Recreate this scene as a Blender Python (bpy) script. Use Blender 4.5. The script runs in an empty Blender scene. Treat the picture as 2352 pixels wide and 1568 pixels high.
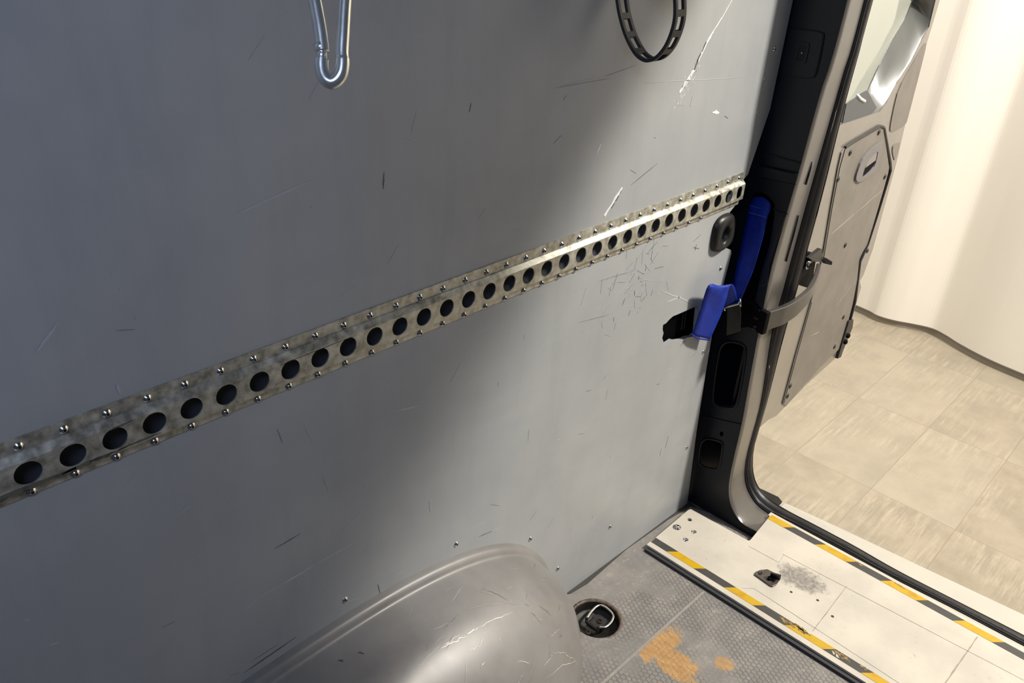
import bpy, bmesh, math, random
from mathutils import Vector, Matrix
from mathutils.geometry import tessellate_polygon
random.seed(7)
scene = bpy.context.scene
C = scene.collection

# ---------------------------------------------------------------- camera, world, lights, exposure
cam_d = bpy.data.cameras.new('camera'); cam = bpy.data.objects.new('camera', cam_d); C.objects.link(cam)
R_ = [[0.688353, -0.317494, 0.652202], [-0.722996, -0.373066, 0.581462], [0.058704, -0.871791, -0.486348]]
cam.matrix_world = Matrix(((R_[0][0], -R_[0][1], -R_[0][2], 0), (R_[1][0], -R_[1][1], -R_[1][2], 0),
                           (R_[2][0], -R_[2][1], -R_[2][2], 0), (0, 0, 0, 1)))
cam.location = (-0.1762,-0.8233,1.4543)
cam_d.sensor_width = 36; cam_d.lens = 29.389; cam_d.clip_start = 0.02
scene.camera = cam
scene.view_settings.view_transform = 'Standard'
scene.view_settings.look = 'None'
scene.view_settings.gamma = 1
scene.view_settings.use_curve_mapping = False
scene.view_settings.exposure = 0.0
w = bpy.data.worlds.new('world'); scene.world = w; w.use_nodes = True
bg = w.node_tree.nodes['Background']; bg.inputs[0].default_value = (1.0, 0.92, 0.80, 1); bg.inputs[1].default_value = 0.24

def area(name, loc, target, sx, sy, power, col):
    l = bpy.data.lights.new(name, 'AREA'); l.shape = 'RECTANGLE'; l.size = sx; l.size_y = sy
    l.energy = power; l.color = col
    o = bpy.data.objects.new(name, l); C.objects.link(o); o.location = loc
    o.rotation_euler = (Vector(target) - Vector(loc)).to_track_quat('-Z', 'Y').to_euler()
    return o
area('showroom_ceiling_light', (3.2, -2.5, 4.0), (.9, 0, .7), .38, .38, 335, (1.0, .955, .87))
area('wall_fill_side', (2.5, 2.3, 3.0), (4.3, .3, .7), 2.2, 2.2, 85, (1.0, .94, .85))  # added fill that lifts the shaded folds of the cream wall
area('wall_wash_wide', (2.4, -1.4, 4.2), (4.2, .1, .6), 2.8, 2.8, 95, (1.0, .94, .85))  # added wash that brightens the cream wall evenly
area('cargo_lamp', (-.7, -1.0, 2.05), (.3, 0, .3), .5, .25, 11.5, (.52, .66, 1.0))

# ---------------------------------------------------------------- helpers
def srgb(r, g, b):
    f = lambda c: (c / 255 / 12.92) if c / 255 <= .04045 else ((c / 255 + .055) / 1.055) ** 2.4
    return (f(r), f(g), f(b), 1)
def N(m, t, **kw):
    n = m.node_tree.nodes.new(t)
    for k, v in kw.items():
        setattr(n, k, v)
    return n
def mat(name, col, rough=.5, metal=0, var=.12, scale=8, col2=None, bump=0, bscale=60, spec=.5, stretch=(1, 1, 1), lo=.35, hi=.7, rvar=0):
    m = bpy.data.materials.new(name); m.use_nodes = True
    nt = m.node_tree; L = nt.links.new; b = nt.nodes['Principled BSDF']
    b.inputs['Roughness'].default_value = rough; b.inputs['Metallic'].default_value = metal
    b.inputs['Specular IOR Level'].default_value = spec
    tc = N(m, 'ShaderNodeTexCoord'); mp = N(m, 'ShaderNodeMapping'); mp.inputs['Scale'].default_value = stretch
    L(tc.outputs['Object'], mp.inputs[0])
    nz = N(m, 'ShaderNodeTexNoise'); nz.inputs['Scale'].default_value = scale; nz.inputs['Detail'].default_value = 6
    nz.inputs['Roughness'].default_value = .6
    L(mp.outputs[0], nz.inputs['Vector'])
    rp = N(m, 'ShaderNodeValToRGB'); rp.color_ramp.elements[0].position = lo; rp.color_ramp.elements[1].position = hi
    c2 = col2 or tuple(c * (1 - var) for c in col[:3]) + (1,)
    rp.color_ramp.elements[0].color = c2; rp.color_ramp.elements[1].color = col
    L(nz.outputs['Fac'], rp.inputs[0]); L(rp.outputs[0], b.inputs['Base Color'])
    if rvar:
        mr = N(m, 'ShaderNodeMapRange'); mr.inputs[3].default_value = rough - rvar; mr.inputs[4].default_value = rough + rvar
        mr.inputs[1].default_value = .3; mr.inputs[2].default_value = .7
        L(nz.outputs['Fac'], mr.inputs[0]); L(mr.outputs[0], b.inputs['Roughness'])
    if bump:
        n2 = N(m, 'ShaderNodeTexNoise'); n2.inputs['Scale'].default_value = bscale; n2.inputs['Detail'].default_value = 4
        L(mp.outputs[0], n2.inputs['Vector'])
        bp = N(m, 'ShaderNodeBump'); bp.inputs['Strength'].default_value = bump; bp.inputs['Distance'].default_value = .002
        L(n2.outputs['Fac'], bp.inputs['Height']); L(bp.outputs[0], b.inputs['Normal'])
    m['rp'] = 1
    return m
def math_(m, op, a, b=None, c=None):
    n = N(m, 'ShaderNodeMath', operation=op)
    for i, v in enumerate((a, b, c)):
        if v is None: continue
        if isinstance(v, (int, float)): n.inputs[i].default_value = v
        else: m.node_tree.links.new(v, n.inputs[i])
    return n.outputs[0]
def mixc(m, fac, a, b, blend='MIX'):
    n = N(m, 'ShaderNodeMix', data_type='RGBA', blend_type=blend)
    for i, v in ((0, fac), (6, a), (7, b)):
        if isinstance(v, (int, float, tuple)): n.inputs[i].default_value = v
        else: m.node_tree.links.new(v, n.inputs[i])
    return n.outputs[2]
def noise(m, vec, scale, detail=5, rough=.6):
    n = N(m, 'ShaderNodeTexNoise'); n.inputs['Scale'].default_value = scale; n.inputs['Detail'].default_value = detail
    n.inputs['Roughness'].default_value = rough
    m.node_tree.links.new(vec, n.inputs['Vector']); return n.outputs['Fac']
def maprange(m, v, a, b, c=0.0, d=1.0):
    n = N(m, 'ShaderNodeMapRange'); n.interpolation_type = 'SMOOTHSTEP'
    for i, x in enumerate((a, b, c, d)): n.inputs[i + 1].default_value = x
    m.node_tree.links.new(v, n.inputs[0]); return n.outputs[0]
def mapping(m, vec, scale=(1, 1, 1), rot=(0, 0, 0), loc=(0, 0, 0)):
    n = N(m, 'ShaderNodeMapping'); n.inputs['Scale'].default_value = scale; n.inputs['Rotation'].default_value = rot
    n.inputs['Location'].default_value = loc
    m.node_tree.links.new(vec, n.inputs[0]); return n.outputs[0]

def link(name, verts, faces, material, parent=None, smooth=False, mats=None, fmat=None, fix=True):
    me = bpy.data.meshes.new(name); me.from_pydata([tuple(v) for v in verts], [], faces)
    for mm in (mats or [material]): me.materials.append(mm)
    if fmat: me.polygons.foreach_set('material_index', fmat)
    if fix:
        bm = bmesh.new(); bm.from_mesh(me); bmesh.ops.recalc_face_normals(bm, faces=bm.faces); bm.to_mesh(me); bm.free()
    if smooth: me.polygons.foreach_set('use_smooth', [True] * len(me.polygons))
    o = bpy.data.objects.new(name, me); C.objects.link(o)
    if parent: o.parent = parent
    return o
def tag(o, label=None, cat=None, group=None, kind=None):
    if label: o['label'] = label
    if cat: o['category'] = cat
    if group: o['group'] = group
    if kind: o['kind'] = kind
    return o
def empty(name, loc=(0, 0, 0)):
    o = bpy.data.objects.new(name, None); C.objects.link(o); o.empty_display_size = .05; o.location = loc; return o
def keep(child, parent):
    child.parent = parent; child.matrix_parent_inverse = Matrix.Translation(parent.location).inverted()
    return child
def bevel(o, w=.001, seg=2, ang=35):
    md = o.modifiers.new('bevel', 'BEVEL'); md.width = w; md.segments = seg; md.limit_method = 'ANGLE'; md.angle_limit = math.radians(ang)
    return o
def solid(o, t, off=-1):
    md = o.modifiers.new('solidify', 'SOLIDIFY'); md.thickness = t; md.offset = off; return o
class MB:
    def __init__(s): s.v = []; s.f = []; s.m = []
    def add(s, vs, fs, mi=0):
        n = len(s.v); s.v += [tuple(v) for v in vs]; s.f += [tuple(i + n for i in f) for f in fs]; s.m += [mi] * len(fs); return s
    def box(s, x0, x1, y0, y1, z0, z1, mi=0):
        vs = [(x, y, z) for x in (x0, x1) for y in (y0, y1) for z in (z0, z1)]
        return s.add(vs, [(0, 1, 3, 2), (4, 6, 7, 5), (0, 4, 5, 1), (2, 3, 7, 6), (0, 2, 6, 4), (1, 5, 7, 3)], mi)
    def poly(s, outer, holes, fr, t, mi=0):
        """extruded polygon with holes; fr(u, v, w) -> 3D, w from 0 to -t"""
        loops = [list(outer)] + [list(h) for h in holes]
        flat = [p for l in loops for p in l]; n = len(flat)
        tris = tessellate_polygon([[Vector((p[0], p[1], 0)) for p in l] for l in loops])
        vs = [fr(p[0], p[1], 0) for p in flat] + [fr(p[0], p[1], -t) for p in flat]
        fs = [tuple(x) for x in tris] + [tuple(i + n for i in reversed(x)) for x in tris]
        k = 0
        for l in loops:
            for i in range(len(l)):
                a, b = k + i, k + (i + 1) % len(l); fs.append((a, b, b + n, a + n))
            k += len(l)
        return s.add(vs, fs, mi)
    def loft(s, rows, mi=0, close=False):
        n = len(rows[0]); fs = []
        for r in range(len(rows) - 1):
            for i in range(n - (0 if close else 1)):
                j = (i + 1) % n; fs.append((r * n + i, r * n + j, (r + 1) * n + j, (r + 1) * n + i))
        return s.add([p for r in rows for p in r], fs, mi)
    def tube(s, pts, rad, n=12, mi=0, closed=False, cap=True, up=(0, 0, 1), sec=None):
        pts = [Vector(p) for p in pts]; rows = []; m = len(pts); prev = None
        for i, p in enumerate(pts):
            a = pts[(i - 1) % m] if (closed or i) else p; b = pts[(i + 1) % m] if (closed or i < m - 1) else p
            t = (b - a).normalized()
            if prev is None:
                u = Vector(up); u = (u - t * u.dot(t)); u = u.normalized() if u.length > 1e-4 else t.orthogonal().normalized()
            else:
                u = (prev - t * prev.dot(t)).normalized()
            prev = u; v = t.cross(u); r = rad[i] if isinstance(rad, (list, tuple)) else rad
            if sec: rows.append([p + u * q[0] + v * q[1] for q in sec])
            else: rows.append([p + u * (r * math.cos(2 * math.pi * k / n)) + v * (r * math.sin(2 * math.pi * k / n)) for k in range(n)])
        if closed: rows.append(rows[0])
        k0 = len(s.v); s.loft(rows, mi, True); nn = len(rows[0])
        if cap and not closed:
            s.f.append(tuple(k0 + i for i in range(nn))); s.f.append(tuple(k0 + (m - 1) * nn + i for i in range(nn))); s.m += [mi, mi]
        return s
    def lathe(s, prof, o, axis, n=20, mi=0):
        ax = Vector(axis).normalized(); u = ax.orthogonal().normalized(); v = ax.cross(u); o = Vector(o)
        rows = [[o + ax * h + (u * math.cos(2 * math.pi * k / n) + v * math.sin(2 * math.pi * k / n)) * r for k in range(n)] for r, h in prof]
        return s.loft(rows, mi, True)
    def build(s, name, material, parent=None, smooth=False, mats=None):
        return link(name, s.v, s.f, material, parent, smooth, mats, s.m)
def rrect(cx, cy, w, h, r, n=5, rot=0):
    out = []
    for sx, sy, a0 in ((1, 1, 0), (-1, 1, 90), (-1, -1, 180), (1, -1, 270)):
        for k in range(n + 1):
            a = math.radians(a0 + 90 * k / n); out.append((sx * (w / 2 - r) + r * math.cos(a), sy * (h / 2 - r) + r * math.sin(a)))
    c, s_ = math.cos(rot), math.sin(rot)
    return [(cx + x * c - y * s_, cy + x * s_ + y * c) for x, y in out]
def circ(cx, cy, r, n=24):
    return [(cx + r * math.cos(2 * math.pi * k / n), cy + r * math.sin(2 * math.pi * k / n)) for k in range(n)]
def smoothpts(pts, n=6, closed=False):
    """Catmull-Rom through points of any dimension"""
    P = [tuple(p) for p in pts]; m = len(P); out = []
    rng = range(m) if closed else range(m - 1)
    for i in rng:
        p0 = P[(i - 1) % m] if (closed or i) else P[0]; p1 = P[i]; p2 = P[(i + 1) % m]; p3 = P[(i + 2) % m] if (closed or i + 2 < m) else P[-1]
        for k in range(n):
            t = k / n
            out.append(tuple(.5 * (2 * b + (c - a) * t + (2 * a - 5 * b + 4 * c - d) * t * t + (3 * b - a - 3 * c + d) * t ** 3) for a, b, c, d in zip(p0, p1, p2, p3)))
    if not closed: out.append(P[-1])
    return out
def chaikin(pts, it=2):
    for _ in range(it):
        out = []
        for i in range(len(pts)):
            a, b = pts[i], pts[(i + 1) % len(pts)]
            out += [tuple(x * .75 + y * .25 for x, y in zip(a, b)), tuple(x * .25 + y * .75 for x, y in zip(a, b))]
        pts = out
    return pts
def jag(a, b, w, n=8, seed=0, ends=.2):
    """an irregular sliver between two 2D points"""
    rnd = random.Random(seed); dx, dy = b[0] - a[0], b[1] - a[1]; l = math.hypot(dx, dy); nx, ny = -dy / l, dx / l
    top, bot = [], []
    for i in range(n + 1):
        t = i / n; ww = w * (ends + (1 - ends) * math.sin(math.pi * min(1, max(0, t)))) * rnd.uniform(.6, 1.1)
        j = rnd.uniform(-.15, .15) * w
        top.append((a[0] + dx * t + nx * (ww / 2 + j), a[1] + dy * t + ny * (ww / 2 + j)))
        bot.append((a[0] + dx * t - nx * (ww / 2 - j), a[1] + dy * t - ny * (ww / 2 - j)))
    return top + bot[::-1]

# frames: (u, v, w) -> world, w outward towards the viewer's side
FW = lambda u, v, w: (u, -w, v)                # wall plane y=0, facing -y
def FWy(y0): return lambda u, v, w: (u, y0 - w, v)
def FZ(z0): return lambda u, v, w: (u, v, z0 + w)  # horizontal
TL = .05
def FL(z0): return lambda u, v, w: (u, v, z0 + w - TL * (u - 1.25))  # van floor, falling slightly towards the rear
def FX(x0): return lambda u, v, w: (x0 - w, u, v)  # pillar face, facing -x
DA = math.atan(.052)
def FD(w0=0): return lambda u, v, w: (1.65 + u * math.cos(DA) + (w + w0) * math.sin(DA), .01 + u * math.sin(DA) - (w + w0) * math.cos(DA), v)

# ---------------------------------------------------------------- materials
M = {}
def panel_mat():
    m = bpy.data.materials.new('painted_lining_board'); m.use_nodes = True; L = m.node_tree.links.new; b = m.node_tree.nodes['Principled BSDF']
    tc = N(m, 'ShaderNodeTexCoord').outputs['Object']
    a = maprange(m, noise(m, tc, 2.2, 4), .35, .7)
    s = maprange(m, noise(m, mapping(m, tc, (9, 9, 1.6), (0, .35, 0)), 2.0, 6, .7), .45, .75)
    f = maprange(m, noise(m, mapping(m, tc, (1.5, 1, 9), (0, -.45, 0)), 6, 8, .75), .58, .72)
    c = mixc(m, a, srgb(153, 155, 156), srgb(167, 168, 167))
    c = mixc(m, math_(m, 'MULTIPLY', s, .22), c, srgb(131, 135, 137))
    c = mixc(m, math_(m, 'MULTIPLY', f, .20), c, srgb(176, 178, 178))
    sp = maprange(m, noise(m, tc, 160, 2, .5), .70, .76)
    sp2 = maprange(m, noise(m, tc, 6, 3, .6), .50, .62)
    c = mixc(m, math_(m, 'MULTIPLY', math_(m, 'MULTIPLY', sp, sp2), .5), c, srgb(100, 103, 106))
    L(c, b.inputs['Base Color'])
    r = maprange(m, noise(m, mapping(m, tc, (1, 1, 3)), 7, 5), .3, .7, .34, .52); L(r, b.inputs['Roughness'])
    bp = N(m, 'ShaderNodeBump'); bp.inputs['Strength'].default_value = .12; bp.inputs['Distance'].default_value = .002
    L(noise(m, tc, 30, 5), bp.inputs['Height']); L(bp.outputs[0], b.inputs['Normal'])
    return m
M['panel'] = panel_mat()
M['scuff_light'] = mat('white_scratch', srgb(232, 232, 230), .6, scale=60, var=.12)
M['scuff_pale'] = mat('pale_scratch', srgb(186, 189, 191), .5, scale=60, var=.08)
M['scuff_faint'] = mat('faint_scratch', srgb(172, 175, 177), .5, scale=60, var=.05)
M['scuff_dark'] = mat('dark_scratch', srgb(92, 95, 99), .6, scale=60, var=.2)
M['scuff_grey'] = mat('grey_scratch', srgb(130, 134, 137), .6, scale=60, var=.1)
M['zinc'] = mat('zinc_plated_steel', srgb(206, 203, 190), .40, .55, scale=70, col2=srgb(138, 135, 122), bump=.25, bscale=90, rvar=.14)
M['screw'] = mat('steel_screw', srgb(205, 205, 202), .22, 1, scale=60, var=.15)
M['grime'] = mat('black_grime', srgb(44, 42, 40), .6, scale=90, col2=srgb(92, 90, 82), lo=.5, hi=.62)
M['recess'] = mat('dark_recess', srgb(22, 22, 23), .7, scale=30)
M['steel'] = mat('polished_steel', srgb(205, 203, 196), .2, 1, scale=30, var=.25, bump=.15, bscale=60)
M['black_rubber'] = mat('black_rubber', srgb(50, 49, 48), .5, scale=40, var=.3, bump=.3, bscale=150)
M['seal_rubber'] = mat('seal_rubber', srgb(40, 38, 38), .42, scale=25, var=.4, bump=.3, bscale=80)
M['gasket'] = mat('grey_rubber_gasket', srgb(62, 60, 58), .7, scale=30, var=.3, bump=.3)
M['van_paint_shaded'] = mat('dark_grey_van_paint_shaded', srgb(21, 24, 31), .4, .0, scale=20, var=.25, bump=.03, bscale=40, spec=.35)  # pillar paint with the shade of its inward faces put into the colour
M['van_paint_lit'] = mat('grey_van_paint_lit', srgb(98, 94, 90), .24, .3, scale=14, var=.15, bump=.015, bscale=20, spec=.7)  # same pillar paint, lit copy: doorway brightness put into the colour
M['door_paint'] = mat('grey_door_paint', srgb(150, 144, 136), .2, .4, scale=6, var=.15, spec=.8)
M['door_trim'] = mat('brown_grey_door_board', srgb(122, 115, 107), .45, scale=12, col2=srgb(108, 102, 95), bump=.1, bscale=60)
M['dark_void'] = mat('dark_cavity', srgb(7, 7, 8), .8, scale=20, spec=.02)
M['cavity'] = mat('blue_black_body_skin', srgb(30, 34, 46), .5, scale=20)
M['plastic_dark'] = mat('dark_grey_plastic', srgb(36, 35, 34), .38, scale=30, var=.25, bump=.1, spec=.35)
M['plastic_black'] = mat('black_plastic', srgb(14, 14, 15), .6, scale=30, var=.3, spec=.06)
M['arm'] = mat('grey_painted_arm', srgb(78, 75, 72), .3, .4, scale=30, var=.2, bump=.08)
M['white_board'] = mat('shell_lining', srgb(95, 98, 104), .6, scale=5)
M['blue'] = None

def floor_mat():
    m = bpy.data.materials.new('worn_grey_vinyl'); m.use_nodes = True; L = m.node_tree.links.new; b = m.node_tree.nodes['Principled BSDF']
    tc = N(m, 'ShaderNodeTexCoord').outputs['Object']
    # hexagonal coin cells from two offset grids
    a = .0118
    mp = mapping(m, tc, (1 / a, 1 / a, 0), (0, 0, math.radians(0)))
    def cell(off):
        v = N(m, 'ShaderNodeVectorMath', operation='ADD'); L(mp, v.inputs[0]); v.inputs[1].default_value = off
        md = N(m, 'ShaderNodeVectorMath', operation='WRAP'); L(v.outputs[0], md.inputs[0])
        md.inputs[1].default_value = (.5, .866, 1); md.inputs[2].default_value = (-.5, -.866, -1)
        return md.outputs[0]
    def hexd(vec):
        s = N(m, 'ShaderNodeSeparateXYZ'); L(vec, s.inputs[0])
        x = math_(m, 'ABSOLUTE', s.outputs[0]); y = math_(m, 'ABSOLUTE', s.outputs[1])
        q = math_(m, 'ADD', math_(m, 'MULTIPLY', x, .5), math_(m, 'MULTIPLY', y, .866))
        return math_(m, 'MAXIMUM', x, q), math_(m, 'ADD', math_(m, 'MULTIPLY', x, x), math_(m, 'MULTIPLY', y, y))
    h1, d1 = hexd(cell((0, 0, 0))); h2, d2 = hexd(cell((.5, .866, 0)))
    d = math_(m, 'SQRT', math_(m, 'MINIMUM', d1, d2)); hx = math_(m, 'MINIMUM', h1, h2)
    ring = math_(m, 'MULTIPLY', maprange(m, hx, .34, .41), maprange(m, hx, .47, .50, 1, .55))
    zone = maprange(m, noise(m, mapping(m, tc, (1, 1, 1)), 8, 2), .38, .52)
    s0 = N(m, 'ShaderNodeSeparateXYZ'); L(tc, s0.inputs[0])
    worn = maprange(m, noise(m, tc, 14, 5, .65), .3, .75)
    c = mixc(m, worn, srgb(112, 109, 106), srgb(136, 130, 123))
    c = mixc(m, math_(m, 'MULTIPLY', maprange(m, noise(m, tc, 55, 5, .75), .52, .75), .45), c, srgb(172, 168, 163))
    # smooth margin close to the wall, worn smooth near the sill plate's middle
    edge = maprange(m, s0.outputs[1], -.055, -.13)
    k = math_(m, 'MULTIPLY', math_(m, 'MULTIPLY', ring, edge), math_(m, 'ADD', math_(m, 'MULTIPLY', zone, .75), .25))
    c = mixc(m, math_(m, 'MULTIPLY', k, .42), c, srgb(64, 62, 62))
    # bare wood where the vinyl has worn through: three patches with ragged edges
    def patch(cx, cy, rx, ry, rot, th=.5, amp=1.0):
        p = mapping(m, tc, (1, 1, 1), (0, 0, 0), (-cx, -cy, 0)); p = mapping(m, p, (1 / rx, 1 / ry, 0), (0, 0, 0))
        ln = N(m, 'ShaderNodeVectorMath', operation='LENGTH'); L(p, ln.inputs[0])
        nn = math_(m, 'MULTIPLY', math_(m, 'SUBTRACT', noise(m, tc, 26, 7, .75), .5), 2.6 * amp)
        return maprange(m, math_(m, 'ADD', ln.outputs['Value'], nn), 1.12, .88)
    W1 = (1.0388,-0.2407); W2 = (1.0976,-0.3655); W3 = (1.0151,-0.2963)
    pm = math_(m, 'MAXIMUM', patch(W1[0], W1[1], .062, .026, 0), patch(W3[0], W3[1], .040, .052, 0))
    pm = math_(m, 'MAXIMUM', pm, math_(m, 'MULTIPLY', patch(W2[0], W2[1], .020, .017, 0, amp=1.5), .85))
    wood = mixc(m, maprange(m, noise(m, mapping(m, tc, (40, 8, 1), (0, 0, .5)), 4, 5, .7), .3, .7), srgb(150, 112, 66), srgb(176, 140, 92))
    c = mixc(m, pm, c, wood)
    # pale seam
    L(c, b.inputs['Base Color']); b.inputs['Roughness'].default_value = .45
    L(maprange(m, noise(m, tc, 20, 4), .3, .7, .38, .6), b.inputs['Roughness'])
    bp = N(m, 'ShaderNodeBump'); bp.inputs['Strength'].default_value = .5; bp.inputs['Distance'].default_value = .001
    L(math_(m, 'SUBTRACT', noise(m, tc, 120, 4), math_(m, 'MULTIPLY', k, 1.0)), bp.inputs['Height']); L(bp.outputs[0], b.inputs['Normal'])
    return m
M['floor'] = floor_mat()

def tile_mat():
    m = bpy.data.materials.new('stone_look_tile'); m.use_nodes = True; L = m.node_tree.links.new; b = m.node_tree.nodes['Principled BSDF']
    tc = N(m, 'ShaderNodeTexCoord').outputs['Object']
    br = N(m, 'ShaderNodeTexBrick'); br.offset = 0.0; br.squash = 1
    # rows step along x (0.633 m), seams along y (0.3265 m)
    L(mapping(m, tc, (1, 1, 1), (0, 0, math.radians(90)), (-.137, -.262, 0)), br.inputs['Vector'])
    br.inputs['Scale'].default_value = 1; br.inputs['Mortar Size'].default_value = .0016; br.inputs['Mortar Smooth'].default_value = .3
    br.inputs['Brick Width'].default_value = .3265; br.inputs['Row Height'].default_value = .636; br.inputs['Bias'].default_value = 0
    br.inputs['Color1'].default_value = (0, 0, 0, 1); br.inputs['Color2'].default_value = (1, 1, 1, 1); br.inputs['Mortar'].default_value = (.5, .5, .5, 1)
    sx = N(m, 'ShaderNodeSeparateColor'); L(br.outputs['Color'], sx.inputs[0])
    rv = sx.outputs[0]
    ofs = N(m, 'ShaderNodeCombineXYZ'); L(math_(m, 'MULTIPLY', rv, 17.0), ofs.inputs[0])
    va = N(m, 'ShaderNodeVectorMath', operation='ADD'); L(tc, va.inputs[0]); L(ofs.outputs[0], va.inputs[1])
    st = noise(m, mapping(m, va.outputs[0], (3, 34, 1), (0, 0, math.radians(8))), 1.6, 7, .72)
    mott = noise(m, va.outputs[0], 6, 6, .65)
    cl = noise(m, va.outputs[0], 2.6, 3, .5)
    streak = math_(m, 'MULTIPLY', maprange(m, st, .46, .66), maprange(m, cl, .38, .60))
    c = mixc(m, maprange(m, mott, .3, .7), srgb(141, 131, 115), srgb(160, 149, 131))
    c = mixc(m, math_(m, 'MULTIPLY', streak, .6), c, srgb(184, 173, 152))
    dk = math_(m, 'MULTIPLY', maprange(m, st, .44, .30), maprange(m, cl, .40, .58))
    c = mixc(m, math_(m, 'MULTIPLY', dk, .65), c, srgb(128, 120, 108))
    c = mixc(m, math_(m, 'MULTIPLY', rv, .35), c, srgb(172, 163, 148))
    c = mixc(m, math_(m, 'MULTIPLY', br.outputs['Fac'], .6), c, srgb(120, 108, 94))
    L(c, b.inputs['Base Color']); b.inputs['Roughness'].default_value = .38
    return m
M['tile'] = tile_mat()
M['shop_wall'] = mat('cream_wall_paint', srgb(246, 240, 229), .7, scale=1.2, var=.03)
M['skirting'] = mat('grey_skirting', srgb(150, 142, 126), .5, scale=10, var=.06)

def plate_mat():
    m = bpy.data.materials.new('worn_white_sill_board'); m.use_nodes = True; L = m.node_tree.links.new; b = m.node_tree.nodes['Principled BSDF']
    tc = N(m, 'ShaderNodeTexCoord').outputs['Object']
    c = mixc(m, maprange(m, noise(m, tc, 7, 5), .3, .7), srgb(180, 173, 161), srgb(196, 188, 174))
    dirt = maprange(m, noise(m, tc, 70, 6, .75), .56, .72)
    low = maprange(m, noise(m, tc, 9, 3, .5), .45, .62)
    c = mixc(m, math_(m, 'MULTIPLY', math_(m, 'MULTIPLY', dirt, low), .55), c, srgb(120, 112, 102))
    st = maprange(m, noise(m, mapping(m, tc, (60, 5, 1), (0, 0, .25)), 1.4, 6, .7), .60, .72)
    c = mixc(m, math_(m, 'MULTIPLY', st, .22), c, srgb(150, 142, 130))
    # scuffed grey patch beside the lock catch
    Q = (1.4533,-0.3643)
    p = mapping(m, mapping(m, tc, (1, 1, 1), (0, 0, 0), (-Q[0], -Q[1], 0)), (1 / .042, 1 / .062, 0))
    ln = N(m, 'ShaderNodeVectorMath', operation='LENGTH'); L(p, ln.inputs[0])
    nn = math_(m, 'MULTIPLY', math_(m, 'SUBTRACT', noise(m, tc, 40, 6, .72), .5), 2.4)
    sm = maprange(m, math_(m, 'ADD', ln.outputs['Value'], nn), 1.15, .55)
    c = mixc(m, math_(m, 'MULTIPLY', math_(m, 'MULTIPLY', sm, maprange(m, noise(m, tc, 120, 6, .8), .38, .6, .45, .95)), .95), c, srgb(104, 99, 95))
    L(c, b.inputs['Base Color']); b.inputs['Roughness'].default_value = .42
    return m
M['plate'] = plate_mat()
M['plate_line'] = mat('sill_board_groove', srgb(160, 150, 136), .6, scale=40, var=.3)
M['plate_edge'] = mat('dark_plate_edge', srgb(52, 52, 55), .5, scale=20)
M['tape_y'] = mat('yellow_tape', srgb(188, 150, 16), .4, scale=30, col2=srgb(172, 128, 18), lo=.3, hi=.5)
M['tape_k'] = mat('charcoal_tape', srgb(62, 60, 58), .5, scale=50, var=.2)
M['tape_worn'] = mat('worn_tape', srgb(150, 122, 62), .6, scale=120, col2=srgb(72, 62, 44), lo=.42, hi=.6)
M['bumper'] = mat('cream_bumper', srgb(186, 180, 168), .5, scale=14, var=.06)
M['arch'] = mat('satin_grey_arch', srgb(140, 137, 134), .42, .25, scale=7, col2=srgb(122, 119, 117), bump=.06, bscale=20, rvar=.08)
M['arch_scr2'] = mat('arch_faint_scratch', srgb(172, 168, 162), .4, .2, scale=60, var=.1)
M['arch_dark'] = mat('arch_dark_mark', srgb(96, 93, 90), .5, .2, scale=60, var=.2)
M['arch_scr'] = mat('arch_scratch', srgb(196, 190, 182), .4, .2, scale=60, var=.1)
M['cup'] = mat('dirty_black_cup', srgb(30, 26, 22), .55, scale=60, col2=srgb(14, 12, 11), bump=.5, bscale=120)
M['rust'] = mat('rusty_steel', srgb(58, 44, 36), .6, .5, scale=80, var=.5)
M['brass'] = mat('worn_rim', srgb(120, 98, 78), .6, scale=90, col2=srgb(52, 46, 42))
M['catch'] = mat('brown_steel', srgb(104, 96, 88), .4, .5, scale=60, var=.35)
M['galv'] = mat('bright_galvanised_steel', srgb(228, 226, 216), .26, .8, scale=30, var=.2, bump=.12, bscale=50)
M['dark_metal'] = mat('dark_metal', srgb(66, 62, 58), .35, .8, scale=30, var=.3)

def web_mat():
    m = bpy.data.materials.new('blue_webbing'); m.use_nodes = True; L = m.node_tree.links.new; b = m.node_tree.nodes['Principled BSDF']
    tc = N(m, 'ShaderNodeTexCoord').outputs['Object']
    wv = N(m, 'ShaderNodeTexWave'); wv.bands_direction = 'Z'; wv.inputs['Scale'].default_value = 160; wv.inputs['Distortion'].default_value = .6
    L(tc, wv.inputs['Vector'])
    c = mixc(m, maprange(m, noise(m, tc, 60, 4), .3, .7), srgb(7, 34, 128), srgb(10, 45, 152))
    L(c, b.inputs['Base Color']); b.inputs['Roughness'].default_value = .55
    b.inputs['Specular IOR Level'].default_value = .3
    bp = N(m, 'ShaderNodeBump'); bp.inputs['Strength'].default_value = .35; bp.inputs['Distance'].default_value = .0006
    L(wv.outputs['Fac'], bp.inputs['Height']); L(bp.outputs[0], b.inputs['Normal'])
    return m
M['blue'] = web_mat()
M['stitch'] = mat('blue_stitching', srgb(70, 120, 215), .6, scale=60, var=.2)
def glass_mat():
    m = bpy.data.materials.new('tinted_glass'); m.use_nodes = True; b = m.node_tree.nodes['Principled BSDF']
    b.inputs['Base Color'].default_value = (.80, .88, .86, 1); b.inputs['Transmission Weight'].default_value = 1
    b.inputs['Roughness'].default_value = .02; b.inputs['IOR'].default_value = 1.45
    return m
M['glass'] = glass_mat()

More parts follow.
